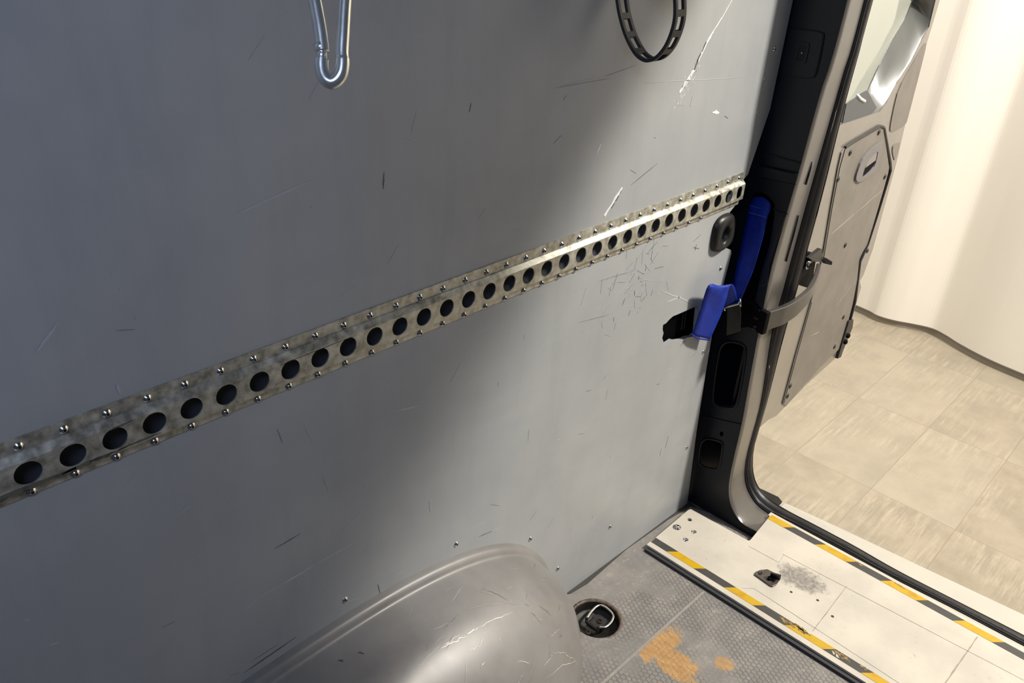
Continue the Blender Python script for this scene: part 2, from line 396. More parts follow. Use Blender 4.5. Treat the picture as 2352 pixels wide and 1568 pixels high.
# ---------------------------------------------------------------- van shell
# lining board on the side wall, in two heights with an open slot behind the cargo rail
edge_r = [(1.5231,1.2720),(1.5230,1.1418),(1.5225,1.0519),(1.4814,0.9162)]
def wx(z):
    pts = [(1.535, 2.14)] + [tuple(p) for p in edge_r]
    for (xa, za), (xb, zb) in zip(pts, pts[1:]):
        if zb <= z <= za: return xa + (xb - xa) * (z - za) / (zb - za)
    return pts[-1][0]
mb = MB()
hole_tear = [(1.2305,0.6305),(1.2420,0.6308),(1.2538,0.6363),(1.2663,0.6396),(1.2837,0.6380),(1.3117,0.6363),(1.3438,0.6344),(1.3662,0.6315),(1.3745,0.6221),(1.3784,0.5918),(1.3843,0.5545),(1.3684,0.5521),(1.3448,0.5583),(1.3231,0.5594),(1.2964,0.5668),(1.2823,0.5741),(1.2707,0.5728),(1.2557,0.5717),(1.2443,0.5704),(1.2369,0.5797),(1.2443,0.5836),(1.2360,0.5964),(1.2381,0.6075),(1.2317,0.6194)]
upper = [(-1.3, 2.14), (-1.3, .8925), (1.46, .8925), (1.462, .905), tuple(edge_r[-1])] + [tuple(p) for p in reversed(edge_r[:-1])] + [(1.535, 2.14)]
mb.poly(upper, [], FW, .010)
e2 = [(1.3779,0.8080),(1.3787,0.7733),(1.3942,0.7589),(1.4573,0.7473),(1.4733,0.7399),(1.4788,0.7298),(1.4717,0.6684),(1.4631,0.5336),(1.4699,0.4215),(1.4846,0.2318),(1.5150,-0.0192)]
lower = [(-1.3, -.03), (-1.3, .855), ((1.4776,0.8370)[0] - .02, .855)] + [tuple(p) for p in e2[:1]] + [tuple(p) for p in e2[1:]] + [(e2[-1][0], -.03)]
# the board is cut out around the wheel housing
lower = lower[::1]
mb.poly(lower, [hole_tear], FW, .010)
# behind the rail the slot closes at both ends
FM = FWy(-.0004)
def mark(a, b, w, mi, n=6, seed=0, ends=.25):
    mb.poly(jag(a, b, w, n, seed, ends), [], FM, .0003, mi)
# long white scratch and the torn sticker strip
LS = [(1.2820,1.2802),(1.2595,1.2541),(1.2349,1.2296),(1.2178,1.2100),(1.1991,1.1814),(1.1840,1.1601),(1.1662,1.1429),(1.1526,1.1315)]
for i in range(len(LS) - 1):
    mb.poly(jag(LS[i], LS[i + 1], [.0026, .0035, .006, .008, .009, .0105, .008][i], 5, i, .85), [], FM, .0003, 1)
for i, (a, b, w_) in enumerate([((1.2168,1.2131), (1.2072,1.1973), .003), ((1.2052,1.1945), (1.1951,1.1803), .004), ((1.1982,1.1846), (1.1905,1.1671), .0062)]):
    mb.poly(jag(a, b, w_, 5, i + 30, .6), [], FWy(-.0008), .0003, 4)
rn = random.Random(5)
A_ = (1.1971,1.1740); B_ = (1.1425,1.1173)
for i in range(46):
    t = rn.random() ** .7; q = (A_[0] + (B_[0] - A_[0]) * t + rn.gauss(.008, .009), A_[1] + (B_[1] - A_[1]) * t + rn.gauss(0, .006))
    mark(q, (q[0] - rn.uniform(.001, .005), q[1] - rn.uniform(.002, .007)), rn.uniform(.0008, .002), 1, 3, i)
mb.poly(jag((1.0127,0.9827), (0.9693,0.9389), .0075, 5, 3, .9), [], FM, .0003, 1)
for a, b in (((1.0052,0.9690), (0.9981,0.9600)), ((0.9948,0.9575), (0.9875,0.9494)), ((1.0101,0.9768), (1.0084,0.9724))):
    mb.poly(jag(a, b, .0022, 3, 9, .8), [], FWy(-.0008), .0003, 4)
mb.poly(jag((1.2817,1.0786), (1.3088,1.0741), .007, 6, 4, .3), [], FM, .0003, 1)
mb.poly(jag((0.9353,1.0738), (0.9274,1.0590), .003, 5, 6, .4), [], FM, .0003, 1)
# longer hand-placed scuffs
for i, (a, b, w_, mi) in enumerate([
    ((0.2108,0.5172), (0.2366,0.5312), .003, 3), ((0.2366,0.5312), (0.2795,0.5288), .0035, 3), ((0.2795,0.5288), (0.3326,0.5297), .004, 2), ((0.3326,0.5297), (0.4094,0.5285), .004, 3),
    ((0.2642,1.1033), (0.3726,1.1238), .0035, 6), ((0.0356,1.0094), (0.0640,1.0375), .004, 6), ((1.1993,0.7211), (1.3604,0.6389), .0035, 2), ((1.2276,0.6858), (1.2886,0.6810), .003, 2),
    ((0.5141,1.1515), (0.5407,1.1409), .002, 3), ((1.0378,0.9809), (1.1154,1.0075), .0013, 4), ((0.6309,1.1807), (0.6282,1.1681), .0016, 4), ((0.4791,1.1120), (0.4773,1.0902), .002, 4),
    ((0.9771,0.8102), (1.0938,0.7988), .0015, 5), ((0.9298,0.7399), (1.0248,0.7245), .0015, 5), ((1.1193,0.8008), (1.0027,0.7412), .0009, 2),
    ((0.1066,0.9468), (0.1080,0.9322), .004, 3), ((1.3122,0.7967), (1.3098,0.7824), .002, 4), ((1.3002,0.7919), (1.3270,0.7818), .002, 4), ((0.4908,0.7377), (0.5428,0.7266), .002, 2),
    ((0.8205,1.1820), (0.8936,1.1843), .0015, 6), ((0.8058,1.1799), (0.9391,1.1793), .0009, 5), ((0.9269,1.1840), (1.0068,1.1929), .0010, 5), ((1.0387,1.1612), (1.3662,1.1341), .0012, 2),
    ((0.2716,0.6019), (0.3151,0.6035), .0016, 4), ((0.6909,0.3649), (0.7264,0.3573), .0016, 4), ((0.2017,0.4020), (0.2924,0.4074), .003, 4), ((0.2140,0.4154), (0.2622,0.4159), .002, 5)]):
    mark(a, b, w_, mi, 12, i + 50, .2)
for i in range(230):
    cx, cz = rn.uniform(-.25, 1.45), rn.uniform(.02, 1.5)
    if .84 < cz < .95: continue
    if rn.random() < .35: cx, cz = rn.gauss(1.08, .05), rn.gauss(.80 if rn.random() < .5 else .72, .025)
    an = rn.choice([rn.gauss(.5, .25), rn.gauss(1.6, .3), rn.gauss(-.3, .2)]); l = rn.uniform(.004, .035)
    if cz > .84 and cz < .95: continue
    mark((cx, cz), (cx + l * math.cos(an), cz + l * math.sin(an)), rn.uniform(.0005, .0013), rn.choice([2, 3, 6, 5, 4, 6]), 4, i)
wall = mb.build('wall_left', None, mats=[M['panel'], M['scuff_light'], M['scuff_pale'], M['scuff_faint'], M['scuff_dark'], M['scuff_grey'], M['scuff_faint']])
tag(wall, 'scuffed blue-grey lining board of the van side wall, behind the perforated rail', 'wall', kind='structure')

# rest of the shell
o = MB().box(-1.35, 1.655, .105, .12, -.05, 2.15).build('wall_outer', M['cavity']); tag(o, 'dark inside of the outer body skin seen through the slots in the lining', 'wall', kind='structure')
o = MB().box(-1.35, 1.6, -1.72, -1.70, -.05, 2.15).build('wall_right', M['white_board']); tag(o, 'grey lining of the opposite van side wall', 'wall', kind='structure')
o = MB().box(-1.35, -1.3, -1.72, .12, -.05, 2.15).build('wall_front', M['white_board']); tag(o, 'grey bulkhead at the front of the cargo bay', 'wall', kind='structure')
o = MB().box(-1.35, 1.66, -1.72, .12, 2.12, 2.17).build('ceiling', M['white_board']); tag(o, 'grey roof lining of the van', 'ceiling', kind='structure')
mb = MB().box(1.60, 1.66, -1.72, .12, 1.97, 2.13); mb.box(1.53, 1.66, -1.72, -1.62, -.05, 2.13)
o = mb.build('trim_1', M['van_paint_shaded']); tag(o, 'dark grey header and far pillar of the rear opening', 'trim', kind='structure')

# van floor with a round well for the lashing ring
RC = (0.9878,-0.0958); RR = .056
fl = MB()
fl.poly([(-1.3, -1.7), (1.66, -1.7), (1.66, -.18), (1.62, -.06), (1.55, .02), (-1.3, .02)], [circ(RC[0], RC[1], RR, 40)], FL(-.013), .03)
SE = [(1.2531,-0.2154),(1.0387,-0.2174),(0.8794,-0.2187),(0.7348,-0.2200)]
fl.poly([(SE[0][0], SE[0][1] + .003), (SE[0][0], SE[0][1] - .003), (-.9, SE[2][1] - .003), (-.9, SE[2][1] + .003)], [], FL(-.0127), .0003, 1)
flo = fl.build('floor', None, mats=[M['floor'], mat('vinyl_weld_seam', srgb(146, 140, 133), .5, scale=60, var=.2)])
tag(flo, 'worn grey vinyl van floor with hexagon coin pattern and bare wood patches', 'floor', kind='structure')
# dark gap strip along the wall and round the pillar base
g1 = [(0.9897,0.0084),(1.0043,-0.0006),(1.0596,-0.0033),(1.1567,0.0060),(1.2352,0.0120),(1.3504,0.0092),(1.4197,0.0064),(1.5005,-0.0036),(1.5112,-0.0052),(1.5232,-0.0397),(1.5346,-0.0878),(1.5426,-0.1369),(1.5423,-0.1713),(1.5574,-0.1864),(1.5747,-0.1873)]
g2 = [(x, y) for x, y in [(1.5846,-0.1793),(1.5608,-0.1264),(1.5385,-0.0718),(1.5220,-0.0265),(1.5279,0.0055)]]
gp = [(p[0], p[1] - ([.006, .006, .009, .012, .013, .013, .011, .009, .007][i] if i < 9 else 0)) for i, p in enumerate(g1)] + g2 + [(1.50, .012), (.6, .012)]
o = MB().poly(gp, [], FL(-.0115), .004).build('floor_gasket', M['gasket']); tag(o, 'dark grey rubber strip along the foot of the side wall and pillar', 'gasket')

# ---------------------------------------------------------------- cargo rail
P = .045; ZT = .9155; ZB = .8569; ZH = .8864
rail = empty('cargo_rail', (0, 0, ZH)); tag(rail, 'long galvanised steel cargo rail with a row of round holes, screwed to the side wall', 'rail')
x0, x1 = -9 * P, 1.4585
prof = [(0.0008, ZT + .0105), (-.0018, ZT + .0105), (-.0018, ZT - .006), (-.0105, ZT - .0135), (-.0105, ZB + .0110), (-.0024, ZB + .0058), (-.0022, ZB - .0036), (.0008, ZB - .0036)]
mb = MB()
# flanges and slopes as swept strips, the web as a plate with holes
for (ya, za), (yb, zb) in [(prof[1], prof[2]), (prof[2], (-.0036, ZT - .0066)), ((-.0036, ZT - .0066), prof[3]), (prof[4], prof[5]), (prof[5], prof[6])]:
    nx = 40; rows = [[(x0 + (x1 - x0) * i / nx, ya, za) for i in range(nx + 1)], [(x0 + (x1 - x0) * i / nx, yb, zb) for i in range(nx + 1)]]
    rows += [[(x, y + .0018, z) for x, y, z in rows[1]], [(x, y + .0018, z) for x, y, z in rows[0]], rows[0]]
    mb.loft(rows)
holes = [circ(n * P, ZH, .0139, 28) for n in range(-8, 32)] + [rrect(32 * P - .002, ZH, .020, .027, .008)]
web = [(x0, prof[4][1]), (x1, prof[4][1]), (x1, prof[3][1]), (x0, prof[3][1])]
mb.poly(web, holes, FWy(-.0105), .0018)
gs = random.Random(11)
for (ua, va, ub, vb, w_) in ((-.22, .8690, .045, .8690, .011), (.03, .8695, .095, .8700, .0055), (.09, .871, .14, .8715, .003), (.085, .8995, .115, .9015, .0022), (.30, .8990, .42, .9, .0012)):
    mb.poly(jag((ua, va), (ub, vb), w_, 12, int(w_ * 9999), .25), [], FWy(-.01075), .0002, 1)
ch = mb.build('channel', None, mats=[M['zinc'], M['grime']]); keep(ch, rail)
keep(MB().box(x0, x1, .004, .006, .8875, .900).box(x0, x1, .016, .018, .850, .883).build('hole_shade_strip', mat('shade_tone_strip', srgb(74, 76, 82), .6, scale=20)), rail)  # added strips whose dim grey stands in for shade inside the rail holes
def screw_mesh(r=.0042):
    s = MB(); s.lathe([(r * 1.25, 0), (r * 1.25, .0006), (r, .0009), (r * .86, .0021), (r * .5, .0030), (r * .42, .0030), (r * .36, .0016), (.0, .0016)], (0, 0, 0), (0, -1, 0), 18)
    n = len(s.m); k = 18
    for i in range(5 * k, n): s.m[i] = 1
    return s
sm = screw_mesh().build('screw', None, smooth=True, mats=[M['screw'], M['recess']])
sm.location = (0, -.0018, ZT); keep(sm, rail)
first = True
for n in range(-8, 33):
    for z, yy in ((ZT, -.0018), (ZB, -.0022)):
        if z == ZB and n > 29: continue
        if n == 0 and z == ZT: continue
        c = sm.copy(); C.objects.link(c); c.parent = rail; c.matrix_parent_inverse = sm.matrix_parent_inverse.copy()
        c.location = (n * P + random.uniform(-.0006, .0006), yy, z); c.rotation_euler = (0, random.uniform(0, 6), 0)
# screws that hold the lining board
for i, (x, z) in enumerate([(0.6320,0.3836), (0.8448,0.2637), (0.9516,0.1098), (1.1409,0.1176), (0.3860,0.4195), (1.4356,0.4863), (1.4478,0.1973), (1.4851,1.1772), (1.4405,0.7037), (1.4690,1.1212), (1.4722,1.0515)]):
    c = sm.copy(); C.objects.link(c); c.matrix_parent_inverse = Matrix(); c.parent = wall; c.location = (x, -.0001, z); c.rotation_euler = (0, i, 0)
    if i > 8: c.scale = (.55, .5, .55)

# ---------------------------------------------------------------- wheel arch
XC, HW, HH, DD = .315, .615, .402, .285
mb = MB(); rows = []
def se(t, a, b, n):
    c, s = math.cos(t), math.sin(t)
    return (a * math.copysign(abs(c) ** (2 / n), c), b * abs(s) ** (2 / n))
def arch_pt(t, d):
    # rounded lip at the wall, a step down, then the bulging shell
    lip = [(0, 1.0, 1.0), (.006, 1.0, 1.0), (.013, .997, .998), (.018, .988, .985), (.0215, .976, .966), (.025, .972, .961), (.030, .971, .960)]
    if d <= .030:
        for (a, x1_, z1_), (b, x2_, z2_) in zip(lip, lip[1:]):
            if d <= b: f = (d - a) / (b - a); sx, sz = x1_ + (x2_ - x1_) * f, z1_ + (z2_ - z1_) * f; break
    else:
        q = min(1, (d - .0) / DD); sx = .971 * max(0, 1 - ((d - .03) / (DD - .03)) ** 2.0) ** .5; sz = .960 * max(0, 1 - ((d - .03) / (DD - .03)) ** 2.5) ** (1 / 2.3)
    x, z = se(t, HW, HH, 2.5)
    return (XC + x * (.25 + .75 * sx), -d, -.013 + z * sz)
ds = [0, .003, .006, .010, .013, .0155, .018, .020, .0215, .0235, .025, .028, .030] + [.03 + (DD - .03) * math.sin(k / 26 * math.pi / 2) for k in range(1, 27)]
NU = 96
for d in ds: rows.append([arch_pt(math.pi * i / NU, d) for i in range(NU + 1)])
mb.loft(rows)
def arch_scratch(t0, d0, t1, d1, w_, n=14, seed=0, mi=1):
    rnd = random.Random(seed); L_, R_2 = [], []
    for i in range(n + 1):
        f = i / n; t = t0 + (t1 - t0) * f; d = d0 + (d1 - d0) * f + rnd.gauss(0, .0008); ww = w_ * (.25 + math.sin(math.pi * f)) * rnd.uniform(.5, 1.1)
        dt, dd = (t1 - t0) * .5, (d1 - d0); ln_ = math.hypot(dt, dd) or 1
        a = Vector(arch_pt(t, d)); b = Vector(arch_pt(t - dd / ln_ * ww * 2, d + dt / ln_ * ww)); nrm = (Vector(arch_pt(t + .01, d)) - a).cross(Vector(arch_pt(t, d + .002)) - a).normalized()
        if nrm.z < 0: nrm = -nrm
        L_.append(a + nrm * .0005); R_2.append(b + nrm * .0005)
    mb.loft([L_, R_2], mi)
arch_scratch(1.3699, 0.1348, 1.2705, 0.1378, 0.0016, 12, 0, 1)
arch_scratch(1.2705, 0.1378, 1.2123, 0.1358, 0.0016, 12, 1, 1)
arch_scratch(1.2225, 0.1368, 1.0341, 0.1388, 0.0012, 12, 2, 1)
arch_scratch(1.3630, 0.1328, 1.2842, 0.1323, 0.0008, 12, 3, 1)
arch_scratch(1.2431, 0.0989, 0.9930, 0.1293, 0.0006, 12, 4, 2)
arch_scratch(1.4726, 0.1408, 1.3459, 0.1268, 0.0007, 12, 5, 2)
arch_scratch(1.1129, 0.0819, 1.0307, 0.1203, 0.0006, 12, 6, 3)
arch_scratch(0.8560, 0.1413, 0.7669, 0.1582, 0.0008, 12, 7, 3)
arch_scratch(0.9279, 0.1458, 0.8628, 0.1667, 0.0006, 12, 8, 3)
arch_scratch(0.6778, 0.1742, 0.7977, 0.1857, 0.0007, 12, 9, 1)
arch_scratch(0.4825, 0.1667, 0.2564, 0.1812, 0.0008, 12, 10, 1)
arch_scratch(0.7703, 0.2022, 0.4003, 0.2037, 0.0008, 12, 11, 1)
arch_scratch(0.8080, 0.2236, 0.3489, 0.2002, 0.0008, 12, 12, 1)
arch_scratch(1.2499, 0.1822, 1.2260, 0.1802, 0.0016, 12, 13, 1)
arch_scratch(0.8457, 0.2126, 0.7600, 0.2042, 0.001, 12, 14, 1)
arch_scratch(1.5309, 0.0634, 1.5240, 0.0729, 0.001, 12, 15, 3)
arch_scratch(1.5617, 0.0559, 1.5583, 0.0624, 0.0012, 12, 16, 3)
sr = random.Random(3)
for i in range(46):
    t0 = sr.uniform(.35, 1.4); d0 = sr.uniform(.04, .22); a = sr.gauss(.3, .5); l = sr.uniform(.008, .05)
    arch_scratch(t0, d0, t0 + l * 2.2 * math.cos(a), d0 + l * math.sin(a) * .7, sr.uniform(.0003, .0009), 6, i, sr.choice([1, 1, 2, 3]))
FA = None
arch = mb.build('wheel_arch_cover', None, smooth=True, mats=[M['arch'], M['arch_scr'], M['arch_scr2'], M['arch_dark']]); tag(arch, 'smooth rounded grey wheel arch cover bulging from the side wall', 'wheel arch')

# ---------------------------------------------------------------- lashing ring in its well
t = empty('lashing_ring', (RC[0], RC[1], -.04)); tag(t, 'bright steel lashing ring in a round black well in the van floor', 'lashing ring')
mb = MB(); mb.lathe([(RR + .004, -.0135), (RR + .004, -.0128), (RR - .001, -.0125), (RR - .003, -.016), (RR - .004, -.036), (RR - .006, -.040), (0, -.040)], (RC[0], RC[1], 0), (0, 0, 1), 40)
for i in range(40 * 3): mb.m[i] = 1
keep(mb.build('well', None, smooth=True, mats=[M['cup'], M['brass']]), t)
ringp = [(0.9779,-0.0784),(0.9947,-0.0739),(1.0167,-0.0717),(1.0279,-0.0744),(1.0343,-0.0835),(1.0331,-0.1022),(1.0276,-0.1151),(1.0154,-0.1219),(0.9989,-0.1247),(0.9852,-0.1228),(0.9773,-0.1141)]
mb = MB().tube(smoothpts([(x, y, -.018 + .0 * i) for i, (x, y) in enumerate(ringp)], 4), .0034, 10)
a_, b_ = ringp[0], ringp[-1]
keep(mb.build('ring', M['steel'], smooth=True), t)
mb = MB().tube([(a_[0], a_[1], -.018), (a_[0] - .004, a_[1] - .002, -.024), (b_[0] - .004, b_[1] - .002, -.024), (b_[0], b_[1], -.018)], .0045, 8)
keep(mb.build('hinge_clamp', M['cup']), t)
BC = (1.0006,-0.0984)
mb = MB().poly(rrect(BC[0], BC[1], .034, .034, .004, rot=.1), [], FZ(-.030), .01)
keep(bevel(mb.build('base_block', M['cup']), .002), t)
for q in (BC, (0.9556,-0.1001)):
    mb = MB().lathe([(.0065, -.030), (.0065, -.0275), (.0035, -.027), (.003, -.0295), (0, -.0295)], (q[0], q[1], 0), (0, 0, 1), 16)
    keep(mb.build('bolt', M['rust'], smooth=False), t)

t.location.z += .014 - .013 - TL * (RC[0] - 1.25)

# ---------------------------------------------------------------- sill plate with tapes
t = empty('sill_board', (1.45, -.2, -.012)); tag(t, 'worn white loading sill board edged with yellow and black hazard tape', 'sill')
nt_ = [(1.273, -.032), (1.309, -.033), (1.466, -.031), (1.474, -.034), (1.480, -.204), (1.484, -.207), (1.608, -.196), (1.612, -.190), (1.626, -.190), (1.632, -1.55), (1.273, -1.55)]
hl = [(1.4352,-0.0552), (1.4032,-0.0893), (1.3620,-0.0909), (1.3962,-0.3670), (1.4188,-0.4239), (1.3971,-0.4711)]
hr = [.0062, .0048, .0052, .0036, .0036, .0038]
mb = MB().poly(nt_, [circ(q[0], q[1], r, 14) for q, r in zip(hl, hr)], FZ(0), .006)
ln = [((1.4620,-0.2159), (1.4658,-0.2993), .0016), ((1.4686,-0.2978), (1.4983,-0.2942), .001), ((1.5002,-0.2896), (1.5342,-0.8459), .0016), ((1.3396,-0.3006), (1.3334,-0.4671), .0016), ((1.3334,-0.4671), (1.3238,-0.6646), .0014),
      ((1.3214,-0.4592), (1.5164,-0.4526), .0020), ((1.5872,-0.7331), (1.3958,-0.7259), .0035), ((1.3195,-0.2780), (1.3412,-0.3021), .0008)]
for i, (a, b, w_) in enumerate(ln):
    mb.poly(jag(a, b, w_, 14, i, .8), [], FZ(.0004), .0003, 1)
pl = mb.build('board', None, mats=[M['plate'], M['plate_line']]); keep(pl, t)
mb = MB().poly([(1.262, -.036), (1.300, -.034), (1.466, -.034), (1.476, -.210), (1.612, -.200), (1.628, -.19), (1.628, -1.55), (1.262, -1.55)], [], FZ(-.006), .0078)
keep(mb.build('underlay', M['plate_edge']), t)
for q in [(1.4352,-0.0552)]:
    pass
def tape(xa, xb, y0, skew, bounds, firsty, name):
    mb = MB(); bs = [y0] + bounds; yel = firsty
    for i in range(len(bs) - 1):
        a, b = bs[i], bs[i + 1]; sk = skew if i else 0
        mb.poly([(xb, a), (xb, b), (xa, b + skew), (xa, a + sk)], [], FZ(.0006), .0005, 0 if yel else 1); yel = not yel
    return mb
bA = [-.103, -.183, -.268, -.345, -.426, -.519, -.606] + [-.606 - .085 * k for k in range(1, 11)]
mb = tape(1.289, 1.3105, -.034, .021, bA, False, '')
for i, (u, v) in enumerate([(1.3004,-0.3976), (1.3032,-0.4125), (1.3084,-0.4315), (1.3076,-0.4479), (1.3035,-0.4372), (1.3012,-0.5287), (1.3028,-0.5431), (1.3061,-0.5861)]):
    mb.poly(jag((u + .004, v + .012), (u - .004, v - .014), .010, 7, i + 5, .2), [], FZ(.0009), .0002, 2)
for i, (u, v) in enumerate([(1.2964,-0.5208), (1.2945,-0.5287), (1.3096,-0.4533)]):
    mb.poly(jag((u + .003, v + .006), (u - .003, v - .006), .006, 5, i + 9, .3), [], FZ(.0011), .0002, 3)
keep(mb.build('hazard_tape', None, mats=[M['tape_y'], M['tape_k'], M['tape_worn'], M['plate']]), t)
bB = [-.264, -.352, -.436, -.525, -.611, -.697, -.783] + [-.783 - .086 * k for k in range(1, 9)]
mb = tape(1.595, 1.617, -.197, .021, bB, True, '')
for i, (u, v) in enumerate([(1.6124,-0.4440), (1.6136,-0.5435)]):
    mb.poly(jag((u + .002, v + .014), (u - .002, v - .014), .006, 7, i + 5, .2), [], FZ(.0009), .0002, 2)
keep(mb.build('hazard_tape', None, mats=[M['tape_y'], M['tape_k'], M['tape_worn']]), t)
q = (1.3843,-0.0494)
mb = MB().lathe([(.0105, 0), (.0105, .0012), (.0075, .0018), (.0065, .005), (.003, .0065), (0, .0068)], (q[0], q[1], 0), (0, 0, 1), 20)
keep(mb.build('bolt', M['steel'], smooth=True), t)
for q, r in list(zip(hl, hr))[1:3]:
    mb = MB().lathe([(r + .002, .0003), (r + .001, .0008), (r - .0005, .0004), (r - .001, -.004), (r - .003, -.004)], (q[0], q[1], 0), (0, 0, 1), 18)
    keep(mb.build('eyelet', M['steel'], smooth=True), t)
# lock catch screwed to the board
t = empty('lock_catch', ((1.4002,-0.3048)[0], (1.4002,-0.3048)[1], 0)); tag(t, 'small dark steel lock catch bolted to the white sill board', 'lock catch')
kp = [(1.3792,-0.2773),(1.3896,-0.2750),(1.4030,-0.2795),(1.4194,-0.2908),(1.4225,-0.3257),(1.4158,-0.3292),(1.3871,-0.3316),(1.3756,-0.3285),(1.3735,-0.3227)]
kp = [tuple(p) for p in kp]
keep(bevel(MB().poly(kp, [], FZ(.0042), .004).build('base_plate', M['catch']), .0012), t)
for u, v in ((1.3930,-0.2862), (1.3929,-0.3215)):
    mb = MB().lathe([(.0052, .0042), (.005, .0056), (.0028, .0058), (.0024, .0046), (0, .0046)], (u, v, 0), (0, 0, 1), 16)
    keep(mb.build('bolt', M['dark_metal'], smooth=True), t)
hk = [(1.3991,-0.3077),(1.4080,-0.3298)]
(ax, ay), (bx, by) = hk
mb = MB(); dx, dy = (bx - ax), (by - ay); ll = math.hypot(dx, dy); nx, ny = -dy / ll, dx / ll
if nx > 0: nx, ny = -nx, -ny
rows = []
for off, z in ((0, .003), (.0, .016), (-.0005, .020), (-.004, .0225), (-.008, .0220)):
    rows.append([(ax + nx * -off, ay + ny * -off, z), (bx + nx * -off, by + ny * -off, z)])
mb.loft(rows); keep(solid(mb.build('hook', M['dark_metal']), .0022, 0), t)
keep(MB().lathe([(.0052, .004), (.0052, .010), (.004, .011), (0, .011)], ((1.3903,-0.3113)[0], (1.3903,-0.3113)[1], 0), (0, 0, 1), 14).build('stud', M['plastic_black'], smooth=True), t)

# ---------------------------------------------------------------- rear bumper step
cz = -.035
Cp = [(1.7372,-0.1750,-0.0350),(1.7544,-0.3370,-0.0350),(1.7670,-0.4869,-0.0350),(1.7792,-0.6373,-0.0350),(1.7924,-0.7884,-0.0350),(1.8091,-0.9240,-0.0350)]
bi = [(1.655, p[1]) for p in Cp]
t = empty('rear_bumper', (1.7, -.2, -.04)); tag(t, 'cream moulded rear bumper step outside the doorway', 'bumper')
outer = [(1.66, Cp[0][1])] + [(p[0], p[1]) for p in Cp] + [(Cp[-1][0], -1.6), (1.66, -1.6)]
keep(bevel(MB().poly(outer, [], FZ(-.035), .15).build('step', M['bumper']), .008, 3), t)
mb = MB()
for i in range(26):
    y = Cp[0][1] - .004 - i * .0062; xe = Cp[0][0] - .006 - i * .0008
    mb.box(1.675, xe + (Cp[1][0] - Cp[0][0]) * min(1, i / 20), y - .0016, y + .0016, -.0352, -.0335)
keep(mb.build('tread_ribs', M['bumper']), t)
ce = [(1.7393,-0.0917,-0.0350),(1.7455,-0.1572,-0.0350),(1.7346,-0.1751,-0.0350),(1.6991,-0.1777,-0.0350),(1.6817,-0.1469,-0.0350),(1.6995,-0.0609,-0.0350)]
keep(bevel(MB().poly([(p[0], p[1]) for p in ce], [], FZ(-.033), .05).build('end_cap', M['plastic_dark']), .003), t)

# ---------------------------------------------------------------- rear pillar
fold = [(-.112, 2.10)] + [tuple(p) for p in [(-0.1083,1.2821),(-0.0979,1.1006),(-0.0922,0.9599),(-0.0899,0.9112),(-0.0857,0.8385),(-0.0799,0.7129),(-0.0803,0.6637),(-0.0857,0.5041),(-0.0900,0.4002),(-0.0952,0.2876),(-0.0952,0.1828),(-0.0983,0.0952),(-0.1117,0.0447),(-0.1322,0.0161),(-0.1580,-0.0003),(-0.1804,-0.0021),(-0.2031,-0.0006)]]
seal_in = [(-.100, 2.10)] + [tuple(p) for p in [(-0.0959,1.2750),(-0.0896,1.1230),(-0.0832,0.9626),(-0.0771,0.8008),(-0.0725,0.6202),(-0.0693,0.4984),(-0.0843,0.2990),(-0.0828,0.1857),(-0.0818,0.1128),(-0.0887,0.0573),(-0.1053,0.0187),(-0.1389,-0.0113),(-0.1811,-0.0216),(-0.2226,-0.0209),(-0.2731,-0.0198)]]
FOLD = smoothpts(fold, 6); SIN = smoothpts(seal_in, 6)
def resample(pts, n):
    d = [0]
    for a, b in zip(pts, pts[1:]): d.append(d[-1] + math.dist(a, b))
    out = []; j = 0
    for i in range(n):
        s = d[-1] * i / (n - 1)
        while j < len(d) - 2 and d[j + 1] < s: j += 1
        f = (s - d[j]) / max(1e-9, d[j + 1] - d[j]); out.append(tuple(x + (y - x) * f for x, y in zip(pts[j], pts[j + 1])))
    return out
pil = empty('rear_pillar', (1.53, -.05, 0)); tag(pil, 'dark grey painted rear door pillar with oval openings and a curved foot', 'pillar')
face = [(.06, 2.10)] + [p for p in FOLD if p[1] > -.03] + [(FOLD[-1][0], -.03), (.06, -.03)]
bigp = chaikin([tuple(p) for p in [(0.0000,0.4782),(-0.0513,0.4941),(-0.0630,0.4736),(-0.0683,0.3371),(-0.0626,0.3172),(-0.0200,0.3025),(-0.0053,0.3112),(0.0021,0.4222)]], 2)
smp = chaikin([tuple(p) for p in [(0.0014,0.1871),(-0.0481,0.2041),(-0.0563,0.1961),(-0.0595,0.1300),(-0.0530,0.1162),(-0.0083,0.1035),(-0.0012,0.1257)]], 2)
hh = chaikin([tuple(p) for p in [(-0.0422,0.2327),(-0.0520,0.2352),(-0.0534,0.2222),(-0.0438,0.2184)]], 2)
tear = [tuple(p) for p in [(0.0068,0.8419),(-0.0028,0.8632),(-0.0198,0.8700),(-0.0361,0.8645),(-0.0527,0.8530),(-0.0588,0.8222),(-0.0623,0.7606),(-0.0576,0.6942),(-0.0573,0.6155),(-0.0278,0.5692),(-0.0154,0.5994),(-0.0011,0.7186),(0.0069,0.8022)]]
mb = MB().poly(face, [bigp, smp, hh, tear], FX(1.53), .0015)
keep(mb.build('inner_face', M['van_paint_shaded']), pil)
def rim(loop, name, r=.0028):
    cx = sum(p[0] for p in loop) / len(loop); cy = sum(p[1] for p in loop) / len(loop)
    pts = [(1.529, cx + (p[0] - cx) * 1.10, cy + (p[1] - cy) * 1.05) for p in loop]
    keep(MB().tube(pts, r, 8, closed=True).build(name, M['van_paint_shaded'], smooth=True), pil)
rim(bigp, 'opening_rim', .003); rim(smp, 'opening_rim')
# inner member visible in the large opening
keep(MB().box(1.56, 1.57, (-0.0461,0.4062)[0] - .003, (-0.0461,0.4062)[0] + .004, .30, .50).build('inner_stiffener', M['van_paint_shaded']), pil)
# return face towards the doorway
NF = 110
fo = resample(FOLD, NF); si = resample(SIN, NF)
